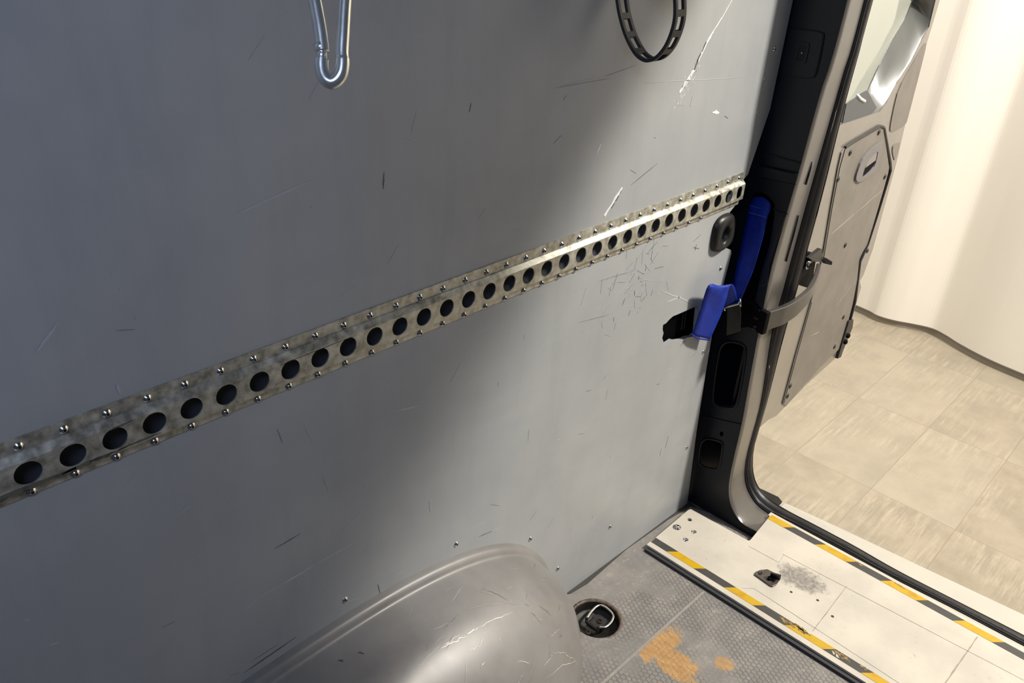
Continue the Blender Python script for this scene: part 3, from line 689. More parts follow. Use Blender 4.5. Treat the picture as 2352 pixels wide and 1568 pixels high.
# match both curves by height on the straight part and by arc length on the foot
def split(c, z0, n1, n2):
    i = next(k for k, p in enumerate(c) if p[1] < z0); a, b = c[i - 1], c[i]; f = (a[1] - z0) / (a[1] - b[1]); q = (a[0] + (b[0] - a[0]) * f, z0)
    return resample(list(c[:i]) + [q], n1)[:-1] + resample([q] + list(c[i:]), n2)
fo = split(FOLD, .10, 60, 40); si = split(SIN, .07, 60, 40)
rows = [[(1.53 - .0015, y, z) for y, z in fo], [(1.5335, y - .0035, z - (.0 if i < 60 else .0)) for i, (y, z) in enumerate(fo)]]
for k in range(1, 9):
    f = k / 8; rows.append([(1.5335 + (1.640 - 1.5335) * f, (a[0] - .0035) * (1 - f) + b[0] * f, a[1] * (1 - f) + b[1] * f) for a, b in zip(fo, si)])
keep(MB().loft(rows).build('return_face', M['van_paint_lit'], smooth=True), pil)
# outer flange that closes the pillar
mb = MB().loft([[(1.640, y, z) for y, z in si], [(1.648, y + .004, z) for y, z in si], [(1.650, .12, z) for y, z in si]])
keep(mb.build('outer_flange', M['van_paint_shaded'], smooth=True), pil)
# embossed seams, ledges and slots
def groove(pts, r=.0013, m=None, x=1.5285, name='seam'):
    keep(MB().tube([(x, p[0], p[1]) for p in pts], r, 6).build(name, m or M['recess']), pil)
groove([(0.0166,0.2501),(-0.0181,0.2611),(-0.0548,0.2706),(-0.0940,0.2817)], .0014)
groove([(-0.0060,0.9537),(-0.0298,0.9557),(-0.0610,0.9549),(-0.0893,0.9554)], .002)
groove([(-0.0509,0.8423),(-0.0679,0.8382),(-0.0894,0.8406)], .0014)
keep(MB().loft([[(1.529, y, z), (1.523, y, z - .004), (1.523, y, z2 + .004), (1.529, y, z2)] for (y, z), (_, z2) in zip([(-0.0016,0.9310),(-0.0248,0.9321),(-0.0558,0.9333),(-0.0922,0.9351)], [(-0.0013,0.8991),(-0.0264,0.9019),(-0.0575,0.9044),(-0.0908,0.9076)])]).build('pressed_ledge', M['van_paint_shaded'], smooth=False), pil)
rs = [(-0.0800,0.8317),(-0.0859,0.8335),(-0.0749,0.7155),(-0.0800,0.6647),(-0.0618,0.6512),(-0.0661,0.7298)]
keep(bevel(MB().poly([tuple(p) for p in rs], [], FX(1.526), .005).build('pressed_ledge', M['van_paint_shaded']), .002), pil)
for a, b in (((1868, 370), (1852, 425)), ((1833, 500), (1810, 590))): pass
ms = [(1.5927,-0.0890,0.9458),(1.5867,-0.0890,0.8956),(1.6010,-0.0840,0.8184),(1.6009,-0.0800,0.7041)]
for a, b in ((ms[0], ms[1]), (ms[2], ms[3])):
    keep(MB().tube([(a[0], a[1] - .0, a[2]), ((a[0] + b[0]) / 2, (a[1] + b[1]) / 2, (a[2] + b[2]) / 2), tuple(b)], .0022, 8).build('drain_slot', M['van_paint_shaded'], smooth=True), pil)
# access cover with keyhole
cv = chaikin([tuple(p) for p in [(-0.0103,1.2150),(-0.0728,1.2177),(-0.0784,1.2103),(-0.0800,1.1380),(-0.0739,1.1282),(-0.0163,1.1246),(-0.0091,1.1339),(-0.0055,1.2067)]], 2)
cpt = empty('x'); bpy.data.objects.remove(cpt)
cvo = MB().poly(cv, [], FX(1.5265), .003).build('access_cover', M['van_paint_shaded']); keep(bevel(cvo, .0012), pil)
cxx = sum(p[0] for p in cv) / len(cv); cyy = sum(p[1] for p in cv) / len(cv)
sub = MB().tube([(1.5283, cxx + (p[0] - cxx) * 1.03, cyy + (p[1] - cyy) * 1.02) for p in cv], .0012, 6, closed=True).build('cover_joint', M['recess']); sub.parent = cvo; sub.matrix_parent_inverse = cvo.matrix_parent_inverse.copy() @ Matrix(); sub.matrix_parent_inverse = Matrix.Translation((0, 0, 0))
kh = (-0.0416,1.1733)
sub.matrix_parent_inverse = Matrix()
s2 = MB().poly(rrect(kh[0], kh[1], .026, .042, .007), [rrect(kh[0], kh[1], .016, .030, .004)], FX(1.5245), .002).build('latch_surround', M['van_paint_shaded']); s2.parent = cvo
s2 = MB().poly(rrect(kh[0], kh[1], .016, .030, .004), [], FX(1.5258), .001).build('latch_slot', M['recess']); s2.parent = cvo
s2 = MB().lathe([(.0022, 0), (.0018, .001), (0, .0013)], (1.5245, kh[0], kh[1]), (-1, 0, 0), 10).build('latch_pin', M['screw'], smooth=True); s2.parent = cvo
for s in cvo.children: s.location = s.location - Vector(pil.location) * 0

# ---------------------------------------------------------------- door seal
so = [(-.118, 2.10)] + [tuple(p[1:]) for p in [(1.6750,-0.0973,1.2738),(1.6750,-0.0959,1.1792),(1.6750,-0.0936,1.0976),(1.6750,-0.0926,1.0029),(1.6750,-0.0935,0.9036),(1.6750,-0.0924,0.7984),(1.6750,-0.0905,0.7221),(1.6750,-0.0896,0.6291),(1.6750,-0.0856,0.4946),(1.6750,-0.0846,0.4373),(1.6750,-0.0845,0.2985),(1.6750,-0.0813,0.1993),(1.6750,-0.0791,0.1330),(1.6750,-0.0852,0.0816),(1.6750,-0.1001,0.0389),(1.6750,-0.1222,0.0124),(1.6750,-0.1570,-0.0047),(1.6750,-0.2110,-0.0108),(1.6750,-0.2933,-0.0096),(1.6750,-0.4019,-0.0092),(1.6750,-0.5168,-0.0132),(1.6750,-0.6637,-0.0093),(1.6750,-0.8100,-0.0052),(1.6750,-0.9583,-0.0030)]]
s_in = [tuple(p) for p in seal_in[:-2]] + [tuple(p) for p in [(-0.1949,-0.0189),(-0.2594,-0.0152),(-0.3207,-0.0123),(-0.4039,-0.0110),(-0.4766,-0.0132),(-0.6522,-0.0052),(-0.8172,-0.0027),(-0.9636,-0.0006)]]
SO = split(smoothpts(so, 5), .07, 60, 90); SI = split(smoothpts(s_in, 5), .07, 60, 90)
rows = []; fm = []
for k in range(0, 15):
    f = k / 14
    hgt = .0035 * max(0, math.sin(math.pi * min(1, f / .26))) if f < .26 else (-.0012 if f < .44 else .0045 * math.sin(math.pi * (f - .44) / .56) ** .6)
    row = []
    for i, (a, b) in enumerate(zip(SI, SO)):
        j = min(i + 1, len(SI) - 1); h_ = max(i - 1, 0); tx = Vector((SI[j][0] - SI[h_][0], SI[j][1] - SI[h_][1])).normalized(); nx_, nz_ = tx[1], -tx[0]
        row.append((1.641 + .035 * f, a[0] * (1 - f) + b[0] * f + nx_ * hgt, a[1] * (1 - f) + b[1] * f + nz_ * hgt))
    rows.append(row)
mb = MB()
for k in range(14):
    mb.loft([rows[k], rows[k + 1]], 1 if 4 <= k <= 5 else 0)
o = mb.build('door_seal', None, smooth=True, mats=[M['seal_rubber'], mat('seal_flange_metal', srgb(126, 122, 118), .35, .3, scale=20)])
bm = bmesh.new(); bm.from_mesh(o.data); bmesh.ops.remove_doubles(bm, verts=bm.verts, dist=1e-6); bm.to_mesh(o.data); bm.free()
solid(o, .003, 1)
tag(o, 'black rubber door seal running down the pillar and along the sill', 'seal')

# ---------------------------------------------------------------- open rear door
door = empty('rear_door', (2.0, .03, 0)); tag(door, 'open dark grey rear door with brown-grey inner board and glazed window', 'door')
do_ = [(0.3608,0.0130),(0.4263,-0.0052),(0.6424,0.0150),(0.9285,0.0150),(0.9322,0.0532),(0.9634,0.1477),(0.9681,0.2067),(0.9703,0.2738),(0.9312,0.3113),(0.9537,0.3256),(0.9782,0.4158),(0.9600,0.7260),(0.9273,0.8840),(0.9156,1.0763),(0.9249,1.2346)]
outl = [(.03, 1.66), (.03, .012), (.30, .012), (.36, .012)] + [tuple(p) for p in do_[1:]] + [(.92, 1.45), (.86, 1.66)]
gl = [(0.8465,1.2162),(0.8295,1.1750),(0.7503,1.1101),(0.6955,1.0439),(0.6551,0.9823),(0.6281,0.9724),(0.5865,0.9696),(0.5334,0.9661),(0.5036,0.9632)]
glass_loop = [(.72, 1.50), (.69, 1.30)] + [tuple(p) for p in gl] + [(.28, .955), (.22, 1.0), (.20, 1.05), (.20, 1.50)]
# inner skin with window opening; reveal slopes out to the glass
shelf = [(0.8590,1.1143),(0.8275,1.0627),(0.7292,1.0005),(0.6849,0.9475),(0.6388,0.9247),(0.3783,0.9207),(0.2816,0.9032)]
win_in = [(.80, 1.54), (.875, 1.25)] + [tuple(p) for p in [(0.8918,1.1394),(0.8584,1.1108),(0.8213,1.0609),(0.7352,1.0022),(0.6827,0.9503),(0.6442,0.9313),(0.6052,0.9322),(0.4859,0.9360),(0.3681,0.9406)]] + [(.22, .935), (.15, 1.0), (.15, 1.54)]
keep(bevel(MB().poly(outl, [win_in], FD(0), .012).build('inner_skin', M['door_paint']), .004, 3), door)
# outer skin behind
outs = [(.03, 1.66), (.03, -.03), (.9, -.03), (.945, .35), (.955, .7), (.93, 1.2), (.86, 1.66)]
inset = lambda L_, k: L_
keep(MB().poly(outs, [[(.74, 1.54), (.70, 1.25)] + [(x + .01, z - .012) for x, z in glass_loop[2:-4]] + [(.27, .94), (.18, .99), (.16, 1.54)]], FD(-.055), .006).build('outer_skin', M['door_paint']), door)
# window reveal: from the inner opening edge to the glass edge
wi = resample(win_in + [win_in[0]], 70); gi = resample(glass_loop + [glass_loop[0]], 70)
F0 = FD(0)
rows = [[F0(p[0], p[1], -.001) for p in wi], [F0(p[0] * .96 + q[0] * .04, p[1] * .96 + q[1] * .04, -.006) for p, q in zip(wi, gi)], [F0(p[0] * .4 + q[0] * .6, p[1] * .4 + q[1] * .6, -.032) for p, q in zip(wi, gi)], [F0(q[0], q[1], -.050) for q in gi]]
keep(MB().loft(rows).build('window_reveal', mat('glossy_grey_paint', srgb(84, 85, 82), .34, .0, scale=6, var=.12, spec=.6), smooth=True), door)
keep(MB().poly(glass_loop, [], FD(-.050), .004).build('window_glass', M['glass']), door)
lg = [(0.3732,0.9330),(0.4859,0.9360),(0.5964,0.9347),(0.6199,0.9446),(0.5402,0.9867),(0.5013,1.0080),(0.4678,1.0056),(0.4307,1.0004),(0.3637,0.9918)]
keep(MB().poly([tuple(p) for p in lg], [], FD(-.004), .003).build('window_shelf', mat('slate_grey_plastic', srgb(84, 86, 88), .5, scale=30, var=.1)), door)
keep(MB().tube([F0(*q, -.004 + .0) for q in [(0.4315,1.0036),(0.4586,0.9920),(0.4997,0.9795)]], .0045, 8).build('shelf_clip', mat('white_clip', srgb(235, 235, 232), .4, var=.05), smooth=True), door)
# inner board
bo = [(0.4464,0.0321),(0.4510,0.2107),(0.4649,0.3897),(0.4672,0.5283),(0.4270,0.6923),(0.4009,0.8164),(0.3978,0.8589),(0.4150,0.8700),(0.4806,0.8751),(0.6788,0.8824),(0.7071,0.8739),(0.7488,0.8399),(0.8809,0.7231),(0.8877,0.7048),(0.8904,0.6612),(0.8876,0.5515),(0.8832,0.4612),(0.8363,0.4280),(0.8823,0.3348),(0.9052,0.2618),(0.9250,0.0828),(0.9073,0.0541),(0.7346,0.0449),(0.4862,0.0053)]
bo = [tuple(p) for p in bo]
keep(bevel(MB().poly(bo, [], FD(.004), .004).build('inner_board', M['door_trim']), .002), door)
def strip_along(pts, w, fr, h, m, name):
    rows = []
    pts3 = [Vector(fr(p[0], p[1], 0)) for p in pts]
    keep(MB().tube(pts3, w, 6, sec=None).build(name, m), door)
strip_along([(0.4150,0.8700),(0.4439,0.8731),(0.4860,0.8765),(0.6724,0.8859),(0.7089,0.8762)], .0042, FD(.004), 0, M['seal_rubber'], 'board_joint')
strip_along([(0.7178,0.8696),(0.7610,0.8338),(0.8755,0.7396),(0.9049,0.7084),(0.9050,0.6682),(0.8975,0.5490),(0.8861,0.4573),(0.8552,0.4068),(0.9310,0.2364),(0.9455,0.0642)], .0042, FD(.004), 0, M['seal_rubber'], 'board_joint')
strip_along([(0.4150,0.8700),(0.4115,0.8143),(0.4343,0.6905),(0.4750,0.5261)], .0018, FD(.004), 0, M['seal_rubber'], 'board_joint')
strip_along([(0.4688,0.3884),(0.4592,0.2074),(0.4527,0.0326)], .0016, FD(.004), 0, M['seal_rubber'], 'board_joint')
for u, v in [(0.4652,0.8464),(0.6717,0.8683),(0.4209,0.7805),(0.8584,0.6966),(0.6442,0.5245),(0.8998,0.4332),(0.8400,0.2057),(0.8360,0.0909),(0.4722,0.0519),(0.4723,0.0898)]:
    a = FD(.004)(u, v, 0); mb = MB().lathe([(.0085, 0), (.0085, .0015), (.006, .003), (.003, .0035), (.0025, .0012), (0, .0012)], a, (math.sin(DA), -math.cos(DA), 0), 14)
    keep(mb.build('board_screw', M['plastic_dark'], smooth=True), door)
hd = chaikin([tuple(p) for p in [(0.5728,0.8189),(0.7047,0.8397),(0.7279,0.8239),(0.7375,0.7490),(0.7116,0.7394),(0.6111,0.7311),(0.5717,0.7435),(0.5524,0.7618)]], 2)
ho = chaikin([tuple(p) for p in [(0.6176,0.7898),(0.6972,0.8164),(0.7067,0.7751),(0.6987,0.7568),(0.6265,0.7437),(0.6098,0.7524)]], 1)
hnd = MB().poly(hd, [ho], FD(.010), .006).build('pull_handle', mat('grey_handle', srgb(112, 108, 108), .4, scale=20, var=.08)); keep(bevel(hnd, .002), door)
s1_ = MB().poly(ho, [], FD(.0055), .001).build('grip_pocket', M['plastic_black']); s1_.parent = hnd
fl_ = [(0.6294,0.7927),(0.6941,0.8156),(0.7032,0.7798),(0.6958,0.7799),(0.6226,0.7733)]
s1_ = MB().poly([tuple(p) for p in fl_], [], FD(.0085), .0025).build('grip_flap', mat('mid_grey_flap', srgb(128, 122, 118), .4, scale=20, var=.06)); s1_.parent = hnd
for loop in ([(0.9110,1.0940),(0.8867,1.0937),(0.8242,1.0447),(0.7549,0.9788),(0.7597,0.9281),(0.7779,0.8598),(0.8010,0.8454),(0.8599,0.8450),(0.9344,0.8478),(0.9362,0.8692),(0.9232,1.0024)], [(0.9369,0.7923),(0.8857,0.8000),(0.8623,0.7946),(0.8676,0.7785),(0.8945,0.7555),(0.9318,0.7300)]):
    keep(bevel(MB().poly(chaikin([tuple(p) for p in loop], 1), [], FD(.0025), .004).build('pressed_panel', M['door_trim']), .001), door)
# lower latch block at the bottom outer corner and edge hardware
lb = [(0.9039,0.1692),(0.9571,0.1570),(0.9732,0.1213),(0.9525,0.0722),(0.9401,0.0411),(0.9356,0.0103),(0.8981,0.0183),(0.8980,0.0434)]
keep(bevel(MB().poly([tuple(p) for p in lb], [], FD(.010), .02).build('bottom_latch', M['plastic_dark']), .003), door)
for u, v, r in ((1940, 765, .010), (1936, 778, .008)):
    pass
la = [(0.9334,0.1008),(0.9227,0.0801)]
for q in la:
    keep(MB().lathe([(.009, 0), (.009, .006), (.006, .009), (0, .009)], FD(.010)(q[0], q[1], 0), (math.sin(DA), -math.cos(DA), 0), 10).build('latch_bolt', M['plastic_black'], smooth=True), door)
# long scratch on the board
for i, (a, b, w_) in enumerate([((0.4824,0.6033), (0.6547,0.6236), .004), ((0.6547,0.6236), (0.8752,0.6501), .003), ((0.7244,0.2903), (0.8721,0.3380), .002), ((0.5484,0.2431), (0.6247,0.2302), .003)]):
    keep(MB().poly(jag(a, b, w_, 12, i, .3), [], FD(.0046), .0003).build('scratch', mat('board_scratch', srgb(168, 158, 146), .5, scale=60, var=.15)), door)
# check stop on the hinge side of the door
def dpt(u, v, w_): return FD(w_)((-1.5986,1.3482)[0] * 0 + u, v, 0)
sb = [(0.1325,0.5912),(0.1139,0.6551),(0.1410,0.6640),(0.2610,0.6210),(0.2795,0.5502),(0.2552,0.5214),(0.1939,0.5592)]
keep(bevel(MB().poly([tuple(p) for p in sb], [], FD(.052), .052).build('check_housing', M['plastic_black']), .004), door)
tr = [(0.1718,0.6382),(0.2475,0.6436),(0.2891,0.5938),(0.1985,0.6206)]
keep(bevel(MB().poly([tuple(p) for p in tr], [], FD(.066), .014).build('check_wedge', M['plastic_dark']), .002), door)
lv = [(0.2675,0.6053),(0.2869,0.6072),(0.3422,0.5808),(0.3426,0.5702),(0.2919,0.5891)]
keep(bevel(MB().poly([tuple(p) for p in lv], [], FD(.072), .012).build('release_lever', M['plastic_black']), .002), door)
keep(MB().tube([FD(.058)(p[0], p[1], 0) for p in [(0.1794,0.6052),(0.1810,0.6220),(0.1985,0.6206)]], .007, 10).build('check_roller', M['steel'], smooth=True), door)

# ---------------------------------------------------------------- door check arm
arm = empty('door_check_arm', (1.6, -.08, .54)); tag(arm, 'curved grey steel check arm reaching from the pillar to the open door', 'door arm')
top_o = [(1.5184,-0.1023,0.6050),(1.5549,-0.1097,0.6050),(1.5866,-0.1156,0.6050),(1.6460,-0.1169,0.6050),(1.7297,-0.1077,0.6050),(1.8108,-0.0849,0.6050),(1.8972,-0.0532,0.6050)]
bot_o = [(1.5387,-0.0948,0.5500),(1.5742,-0.1113,0.5550),(1.6006,-0.1168,0.5600),(1.6735,-0.1222,0.5650),(1.7566,-0.1079,0.5750),(1.8311,-0.0802,0.5850),(2.0147,-0.0127,0.5500)]
tp = smoothpts([tuple(p) for p in top_o], 6); bp_ = smoothpts([(t_[0], t_[1], b_[2]) for t_, b_ in zip(top_o, bot_o)], 6)
# bar height found from the bottom edge seen below the top edge
HB = [.050, .050, .050, .048, .040, .034, .022]
hb = resample([(i, h) for i, h in enumerate(HB)], len(tp))
r0, r1, r2, r3 = [], [], [], []
for i, p in enumerate(tp):
    j = min(i + 1, len(tp) - 1); k = max(i - 1, 0); tv = Vector(tp[j]) - Vector(tp[k]); tv.z = 0; tv.normalize(); nv = Vector((-tv.y, tv.x, 0))
    th = .013; h = hb[i][1]
    r0.append(Vector(p)); r1.append(Vector(p) + nv * th); r2.append(Vector(p) + nv * th - Vector((0, 0, h))); r3.append(Vector(p) - Vector((0, 0, h)))
mb = MB(); rows = [[a, b, c, d] for a, b, c, d in zip(r0, r1, r2, r3)]; mb.loft(rows, 0, True); n = len(rows)
mb.f.append((0, 1, 2, 3)); mb.f.append(tuple(4 * (n - 1) + i for i in range(4))); mb.m += [0, 0]
keep(bevel(mb.build('curved_bar', M['arm']), .0025, 3), arm)
# black end cap, pivot drum and bracket on the pillar
a0, a1 = Vector(tp[0]), Vector(tp[2]); dv = (a0 - a1).normalized()
e0 = a0 + Vector((0, 0, .003)); nv = Vector((dv.y, -dv.x, 0)).normalized()
if nv.y > 0: nv = -nv
cp = [e0 + nv * .004 - dv * .004, e0 - nv * .018 - dv * .004, e0 - nv * .018 + dv * .012, e0 + nv * .004 + dv * .012]
mb = MB().add([tuple(c) for c in cp] + [tuple(c - Vector((0, 0, .058))) for c in cp], [(0, 1, 2, 3), (4, 5, 6, 7), (0, 1, 5, 4), (1, 2, 6, 5), (2, 3, 7, 6), (3, 0, 4, 7)])
keep(bevel(mb.build('end_sleeve', M['plastic_black']), .003), arm)
pv = (1.5450,-0.0507,0.5710)
mb = MB().lathe([(0, .013), (.021, .013), (.026, .008), (.027, .004), (.022, .002), (.021, -.020), (.024, -.022), (.024, -.025), (0, -.025)], (pv[0] + .002, pv[1] - .02, pv[2]), (0, 0, 1), 28)
keep(mb.build('pivot_drum', M['dark_metal'], smooth=False), arm)
keep(MB().tube([(pv[0] + .002, pv[1] - .02, pv[2] - .02), (pv[0] + .002, pv[1] - .02, pv[2] - .042)], .007, 12).build('pivot_pin', M['dark_metal'], smooth=True), arm)
br = [(-0.0208,0.6015),(-0.0400,0.6204),(-0.0660,0.6075),(-0.0890,0.5913),(-0.0946,0.5670),(-0.0354,0.5344)]
keep(bevel(MB().poly([tuple(p) for p in br], [], FX(1.522), .010).build('pillar_bracket', M['plastic_black']), .004), arm)
keep(MB().tube([tuple(pv + Vector((.0, -.02, .0))) if False else (1.53, pv[1] - .008, pv[2] + .028), (1.55, pv[1] - .035, pv[2] + .016), tuple(a0 + Vector((-.01, .01, -.004)))], .006, 10).build('bracket_rib', M['plastic_black'], smooth=True), arm)

# ---------------------------------------------------------------- moulded guide on the lining edge
gd = chaikin([tuple(p) for p in [(1.3788,0.7619),(1.3707,0.7815),(1.3678,0.8225),(1.3746,0.8337),(1.3930,0.8423),(1.4312,0.8415),(1.4424,0.8309),(1.4549,0.7806),(1.4453,0.7600),(1.4045,0.7551)]], 2)
gx = sum(p[0] for p in gd) / len(gd); gz = sum(p[1] for p in gd) / len(gd)
hc = (1.4147,0.7948)
hole = [(hc[0] + .013 * math.cos(a) * 1.0 + .003 * math.sin(a), hc[1] + .019 * math.sin(a)) for a in [2 * math.pi * k / 40 for k in range(40)]]
gdr = resample(gd + [gd[0]], 41)[:-1]
# align loops by angle
def byang(loop, c, n=40):
    out = []
    for k in range(n):
        a = 2 * math.pi * k / n; best = None; d = (math.cos(a), math.sin(a))
        for (x1_, y1_), (x2_, y2_) in zip(loop, loop[1:] + loop[:1]):
            ex, ey = x2_ - x1_, y2_ - y1_; den = d[0] * ey - d[1] * ex
            if abs(den) < 1e-12: continue
            t_ = ((x1_ - c[0]) * ey - (y1_ - c[1]) * ex) / den; s_ = ((x1_ - c[0]) * d[1] - (y1_ - c[1]) * d[0]) / den
            if t_ > 0 and -1e-6 <= s_ <= 1 + 1e-6: best = t_ if best is None else max(best, t_)
        out.append((c[0] + d[0] * best, c[1] + d[1] * best))
    return out
gl_ = byang(gd, hc); hl_ = byang(hole, hc)
def ringrow(f, y): return [(a[0] * (1 - f) + b[0] * f, y, a[1] * (1 - f) + b[1] * f) for a, b in zip(gl_, hl_)]
mb = MB().loft([ringrow(0, .006), ringrow(0, -.004), ringrow(.12, -.011), ringrow(.35, -.015), ringrow(.7, -.013), ringrow(.9, -.011), ringrow(1, -.008), ringrow(1.0, .02)], 0, True)
o = mb.build('moulded_guide', M['plastic_dark'], smooth=True); tag(o, 'dark glossy plastic guide with an oval hole below the cargo rail end', 'guide')

# ---------------------------------------------------------------- blue webbing strap
strap = empty('webbing_strap', (1.49, -.03, .60)); tag(strap, 'bright blue webbing strap with steel buckle hanging on the dark pillar', 'strap')
def ribbon(L_, R_, name, parent=strap, m=None, t=.0016, n=6):
    a = smoothpts(L_, n); b = smoothpts(R_, n); k = max(len(a), len(b)); a = resample(a, k); b = resample(b, k)
    rows = [[tuple(x + (y - x) * f for x, y in zip(p, q)) for f in (0, .25, .5, .75, 1)] for p, q in zip(a, b)]
    o = MB().loft(rows).build(name, m or M['blue'], smooth=True); solid(o, t, 0); keep(o, parent); return o
Lm = [(1.5280,-0.0034,0.8556),(1.5220,0.0016,0.8390),(1.5150,-0.0014,0.8134),(1.5030,-0.0077,0.7443),(1.4950,-0.0110,0.6821),(1.4870,-0.0164,0.6135),(1.4850,-0.0156,0.5955)]
Rm = [(1.5280,-0.0229,0.8611),(1.5220,-0.0478,0.8513),(1.5150,-0.0497,0.8178),(1.5030,-0.0549,0.7809),(1.4950,-0.0529,0.7025),(1.4870,-0.0470,0.6533),(1.4850,-0.0421,0.6127)]
ribbon(Lm, Rm, 'main_band')
Ls = [(1.5265,-0.0042,0.8561),(1.5200,0.0006,0.8397),(1.5125,-0.0026,0.8196)]
Rs = [(1.5265,-0.0246,0.8619),(1.5200,-0.0487,0.8521),(1.5125,-0.0501,0.8216)]
ribbon(Ls, Rs, 'sewn_loop')
for k in range(3):
    f = k * 1.0
    a = [(1.5170,-0.0038,0.8375),(1.5170,-0.0040,0.8314),(1.5100,-0.0064,0.8234)][k]; b = [(1.5170,-0.0491,0.8386),(1.5170,-0.0484,0.8323),(1.5100,-0.0496,0.8251)][k]
    keep(MB().tube([tuple(a), tuple((x + y) / 2 for x, y in zip(a, b)), tuple(b)], .0006, 5).build('stitch_row', M['stitch']), strap)
Lt = [tuple(p) for p in [(1.4830,-0.0100,0.5940),(1.4233,-0.0200,0.6573),(1.3699,-0.0280,0.6949),(1.3430,-0.0300,0.7017),(1.3413,-0.0260,0.6828),(1.3429,-0.0200,0.6284),(1.3410,-0.0140,0.5712)]]
Rt = [tuple(p) for p in [(1.4942,-0.0340,0.6043),(1.4567,-0.0400,0.6567),(1.4245,-0.0440,0.6843),(1.4128,-0.0440,0.6804),(1.4239,-0.0360,0.6390),(1.4305,-0.0280,0.5979),(1.4164,-0.0200,0.5364)]]
ribbon(Lt, Rt, 'tail_band')
keep(MB().tube([tuple(p) for p in [(1.3383,-0.0140,0.5745),(1.3643,-0.0160,0.5558),(1.4172,-0.0200,0.5337)]], .0018, 8).build('tail_hem', M['blue'], smooth=True), strap)
# buckle: chrome bar, side frames and folded plate
bk = [(1.4800,-0.0093,0.5947),(1.4800,-0.0436,0.6194)]
keep(bevel(MB().tube([tuple(bk[0]), tuple(bk[1])], .0035, 10).build('buckle_bar', M['steel'], smooth=True), .0002), strap)
for a, b in (((1.4840,-0.0025,0.6045), (1.4800,-0.0122,0.5866)), ((1.4840,-0.0400,0.6303), (1.4800,-0.0486,0.6123))):
    keep(MB().tube([tuple(a), tuple(b)], .0028, 8).build('buckle_side', M['steel'], smooth=True), strap)
bpn = [(1.4820,-0.0142,0.5937),(1.4820,-0.0446,0.6147),(1.4820,-0.0517,0.5924),(1.4820,-0.0586,0.5502),(1.4820,-0.0274,0.5253),(1.4820,-0.0214,0.5594)]
keep(bevel(MB().poly([(p[1], p[2]) for p in bpn], [], FX(1.482), .004).build('buckle_plate', M['dark_metal']), .001), strap)

# dark torn flap showing in the cut-out of the lining: black foam behind the board
bf = [(1.2219,0.6451),(1.3793,0.6361),(1.4172,0.5146),(1.2339,0.5655)]
o = MB().poly([tuple(p) for p in bf], [], FWy(.016), .01).build('black_foam_pad', M['dark_void']); tag(o, 'black foam pad behind the ragged cut-out in the side lining', 'foam pad')
for k in range(2):
    a = [(1.3314,0.6287),(1.3424,0.6272)][k]; b = [(1.3380,0.5754),(1.3493,0.5737)][k]
    keep(MB().tube([(a[0], .014, a[1]), (b[0], .014, b[1])], .0012, 6).build('foam_rib', M['plastic_dark']), o)

# ---------------------------------------------------------------- carabiner
D_ = .60
cb = empty('carabiner', tuple((0.2045,-0.2902,1.3685))); tag(cb, 'steel snap hook hanging at the top left of the picture', 'carabiner')
sp = [(0.2136,-0.2666,1.4089),(0.2222,-0.2694,1.4170),(0.2272,-0.2764,1.4153),(0.2256,-0.2836,1.4047),(0.2178,-0.2908,1.3855),(0.2104,-0.2964,1.3690),(0.2026,-0.3036,1.3499),(0.1974,-0.3085,1.3370),(0.1957,-0.3110,1.3319),(0.1940,-0.3127,1.3275),(0.1917,-0.3138,1.3231),(0.1887,-0.3135,1.3194),(0.1854,-0.3117,1.3171),(0.1832,-0.3084,1.3182),(0.1827,-0.3052,1.3213),(0.1833,-0.3028,1.3250),(0.1843,-0.3012,1.3283),(0.1853,-0.3003,1.3307)]
spp = smoothpts([tuple(p) for p in sp], 6)
rr = []
for i, p in enumerate(spp):
    f = i / (len(spp) - 1); rr.append(.00485 + (.00035 if f > .47 else 0))
keep(MB().tube(spp, rr, 18).build('hook_body', M['galv'], smooth=True), cb)
gt = [(0.2050,-0.2575,1.4082),(0.2037,-0.2610,1.4023),(0.1991,-0.2712,1.3839),(0.1955,-0.2807,1.3678),(0.1919,-0.2902,1.3516),(0.1888,-0.2966,1.3397),(0.1876,-0.2985,1.3360)]
gp_ = smoothpts([tuple(p) for p in gt], 4)
keep(MB().tube(gp_, .0050, 16).build('gate', M['galv'], smooth=True), cb)
keep(MB().tube([tuple(p) for p in [(0.1881,-0.2953,1.3405),(0.1876,-0.2971,1.3375),(0.1868,-0.2985,1.3348)]], [.0052, .0052, .0036], 14).build('gate_nose', M['galv'], smooth=True), cb)
keep(MB().tube([tuple(p) for p in [(0.1879,-0.2975,1.3376),(0.1865,-0.2991,1.3337),(0.1850,-0.3006,1.3299)]], .0038, 12).build('nose_pin', M['galv'], smooth=True), cb)
keep(MB().tube([tuple(p) for p in [(0.2050,-0.2575,1.4082),(0.2096,-0.2602,1.4112),(0.2136,-0.2666,1.4089)]], .0050, 12).build('hinge_knuckle', M['galv'], smooth=True), cb)
tp_ = (0.2248,-0.2726,1.4167)
o = MB().tube([(tp_[0], tp_[1], tp_[2] - .002), (tp_[0], tp_[1], tp_[2] + .2), (tp_[0], tp_[1], 2.12)], .0045, 8).build('hanging_cord', M['black_rubber'], smooth=True); tag(o, 'dark cord from the roof that holds the snap hook', 'cord')

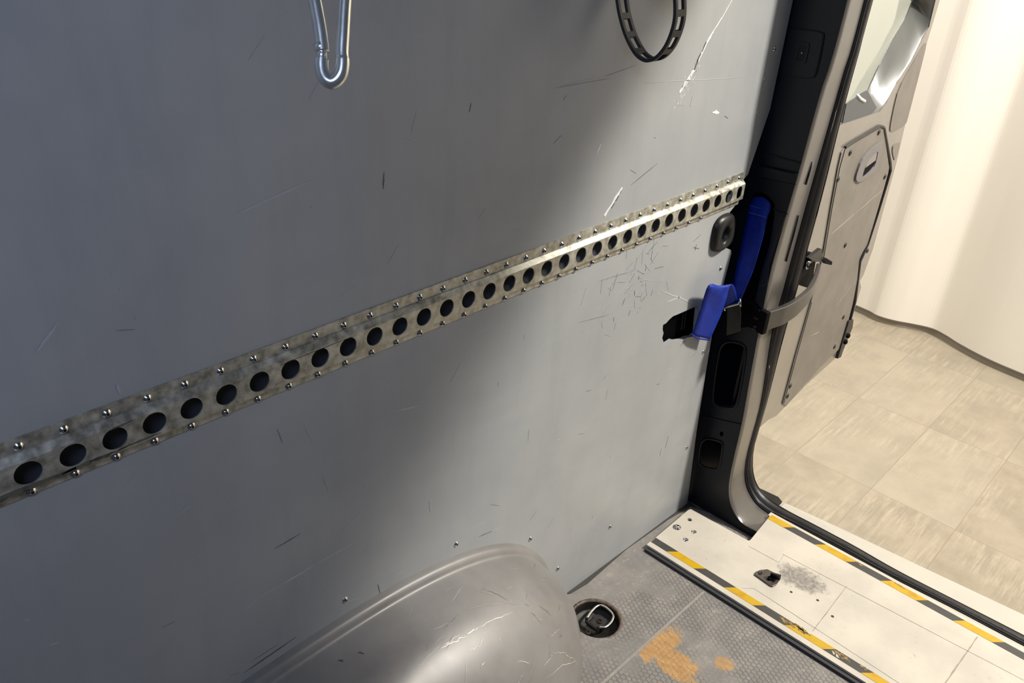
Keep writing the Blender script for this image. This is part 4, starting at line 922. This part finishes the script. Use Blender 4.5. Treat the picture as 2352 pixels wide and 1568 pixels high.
# ---------------------------------------------------------------- perforated rubber strap
X0 = (0.9062,1.3007)[0]
lp = [(0.9062,-0.0118,1.3446),(0.9062,-0.0158,1.3183),(0.9062,-0.0208,1.3008),(0.9062,-0.0301,1.2776),(0.9062,-0.0454,1.2520),(0.9062,-0.0649,1.2319),(0.9062,-0.0805,1.2251),(0.9062,-0.0923,1.2259),(0.9062,-0.1044,1.2329),(0.9062,-0.1157,1.2477),(0.9062,-0.1229,1.2669),(0.9062,-0.1258,1.2880),(0.9062,-0.1224,1.3108),(0.9062,-0.1159,1.3301),(0.9062,-0.1063,1.3544)]
path = resample(smoothpts([tuple(p) for p in lp], 8), 1 + 127)
L0 = sum(math.dist(a, b) for a, b in zip(path, path[1:]))
mb = MB(); nseg = len(path) - 1
Wd = .0275; bnd = [0, .0062, .0208, Wd]
per = 12
V = []
for p in path: V.append([(p[0] + b_, p[1], p[2]) for b_ in bnd])
fs = []; vs = [q for r in V for q in r]
for i in range(nseg):
    for j in range(3):
        if j == 1 and (i + 5) % per < 8: continue
        fs.append((i * 4 + j, i * 4 + j + 1, (i + 1) * 4 + j + 1, (i + 1) * 4 + j))
o = link('perforated_rubber_strap', vs, fs, M['black_rubber']); solid(o, .0052, 0); bevel(o, .0005, 1)
tag(o, 'black perforated rubber strap looped beside the side wall near the top', 'strap')
up_ = MB().box(X0 - .004, X0 + .034, -.13, 0, path[0][2] + .0, path[0][2] + .03).build('strap_hanger', M['dark_metal']); tag(up_, 'dark metal hanger above the perforated rubber strap', 'hanger')

# ---------------------------------------------------------------- showroom outside
fo_ = MB().poly([(.9, -4), (7, -4), (7, 3), (.9, 3)], [], FZ(-.6), .05).build('showroom_floor', M['tile']); tag(fo_, 'warm grey stone-look tiled showroom floor outside the van', 'floor', kind='structure')
fo_.location = (0, 0, 0)
base = [(4.3306,0.5939),(4.3007,0.4671),(4.3152,0.3744),(4.3548,0.2882),(4.3852,0.1974),(4.3635,0.1201),(4.3157,0.0248),(4.2648,-0.1264),(4.2376,-0.3205)]
bl = [(4.42, 3.0), (4.38, 1.2)] + [tuple(p) for p in base] + [(4.20, -.8), (4.22, -1.5), (4.3, -4.0)]
bl = smoothpts(bl, 6)
rows = [[(x + .012, y, -.6) for x, y in bl], [(x + .012, y, -.56) for x, y in bl], [(x, y, -.56) for x, y in bl], [(x, y, 3.2) for x, y in bl], [(x + .1, y, 3.2) for x, y in bl], [(x + .1, y, -.6) for x, y in bl]]
o = MB().loft([rows[2], rows[3], rows[4], rows[5]]).build('wall_back', M['shop_wall'], smooth=False); tag(o, 'cream curved showroom wall behind the open door', 'wall', kind='structure')
o.data.polygons.foreach_set('use_smooth', [True] * len(o.data.polygons)) if False else None
o = MB().loft([[(x + .012, y, -.6) for x, y in bl], [(x + .012, y, -.565) for x, y in bl], [(x - .002, y, -.563) for x, y in bl], [(x + .05, y, -.563) for x, y in bl]]).build('baseboard_back', M['skirting']); tag(o, 'low grey skirting at the foot of the cream wall', 'baseboard', kind='structure')
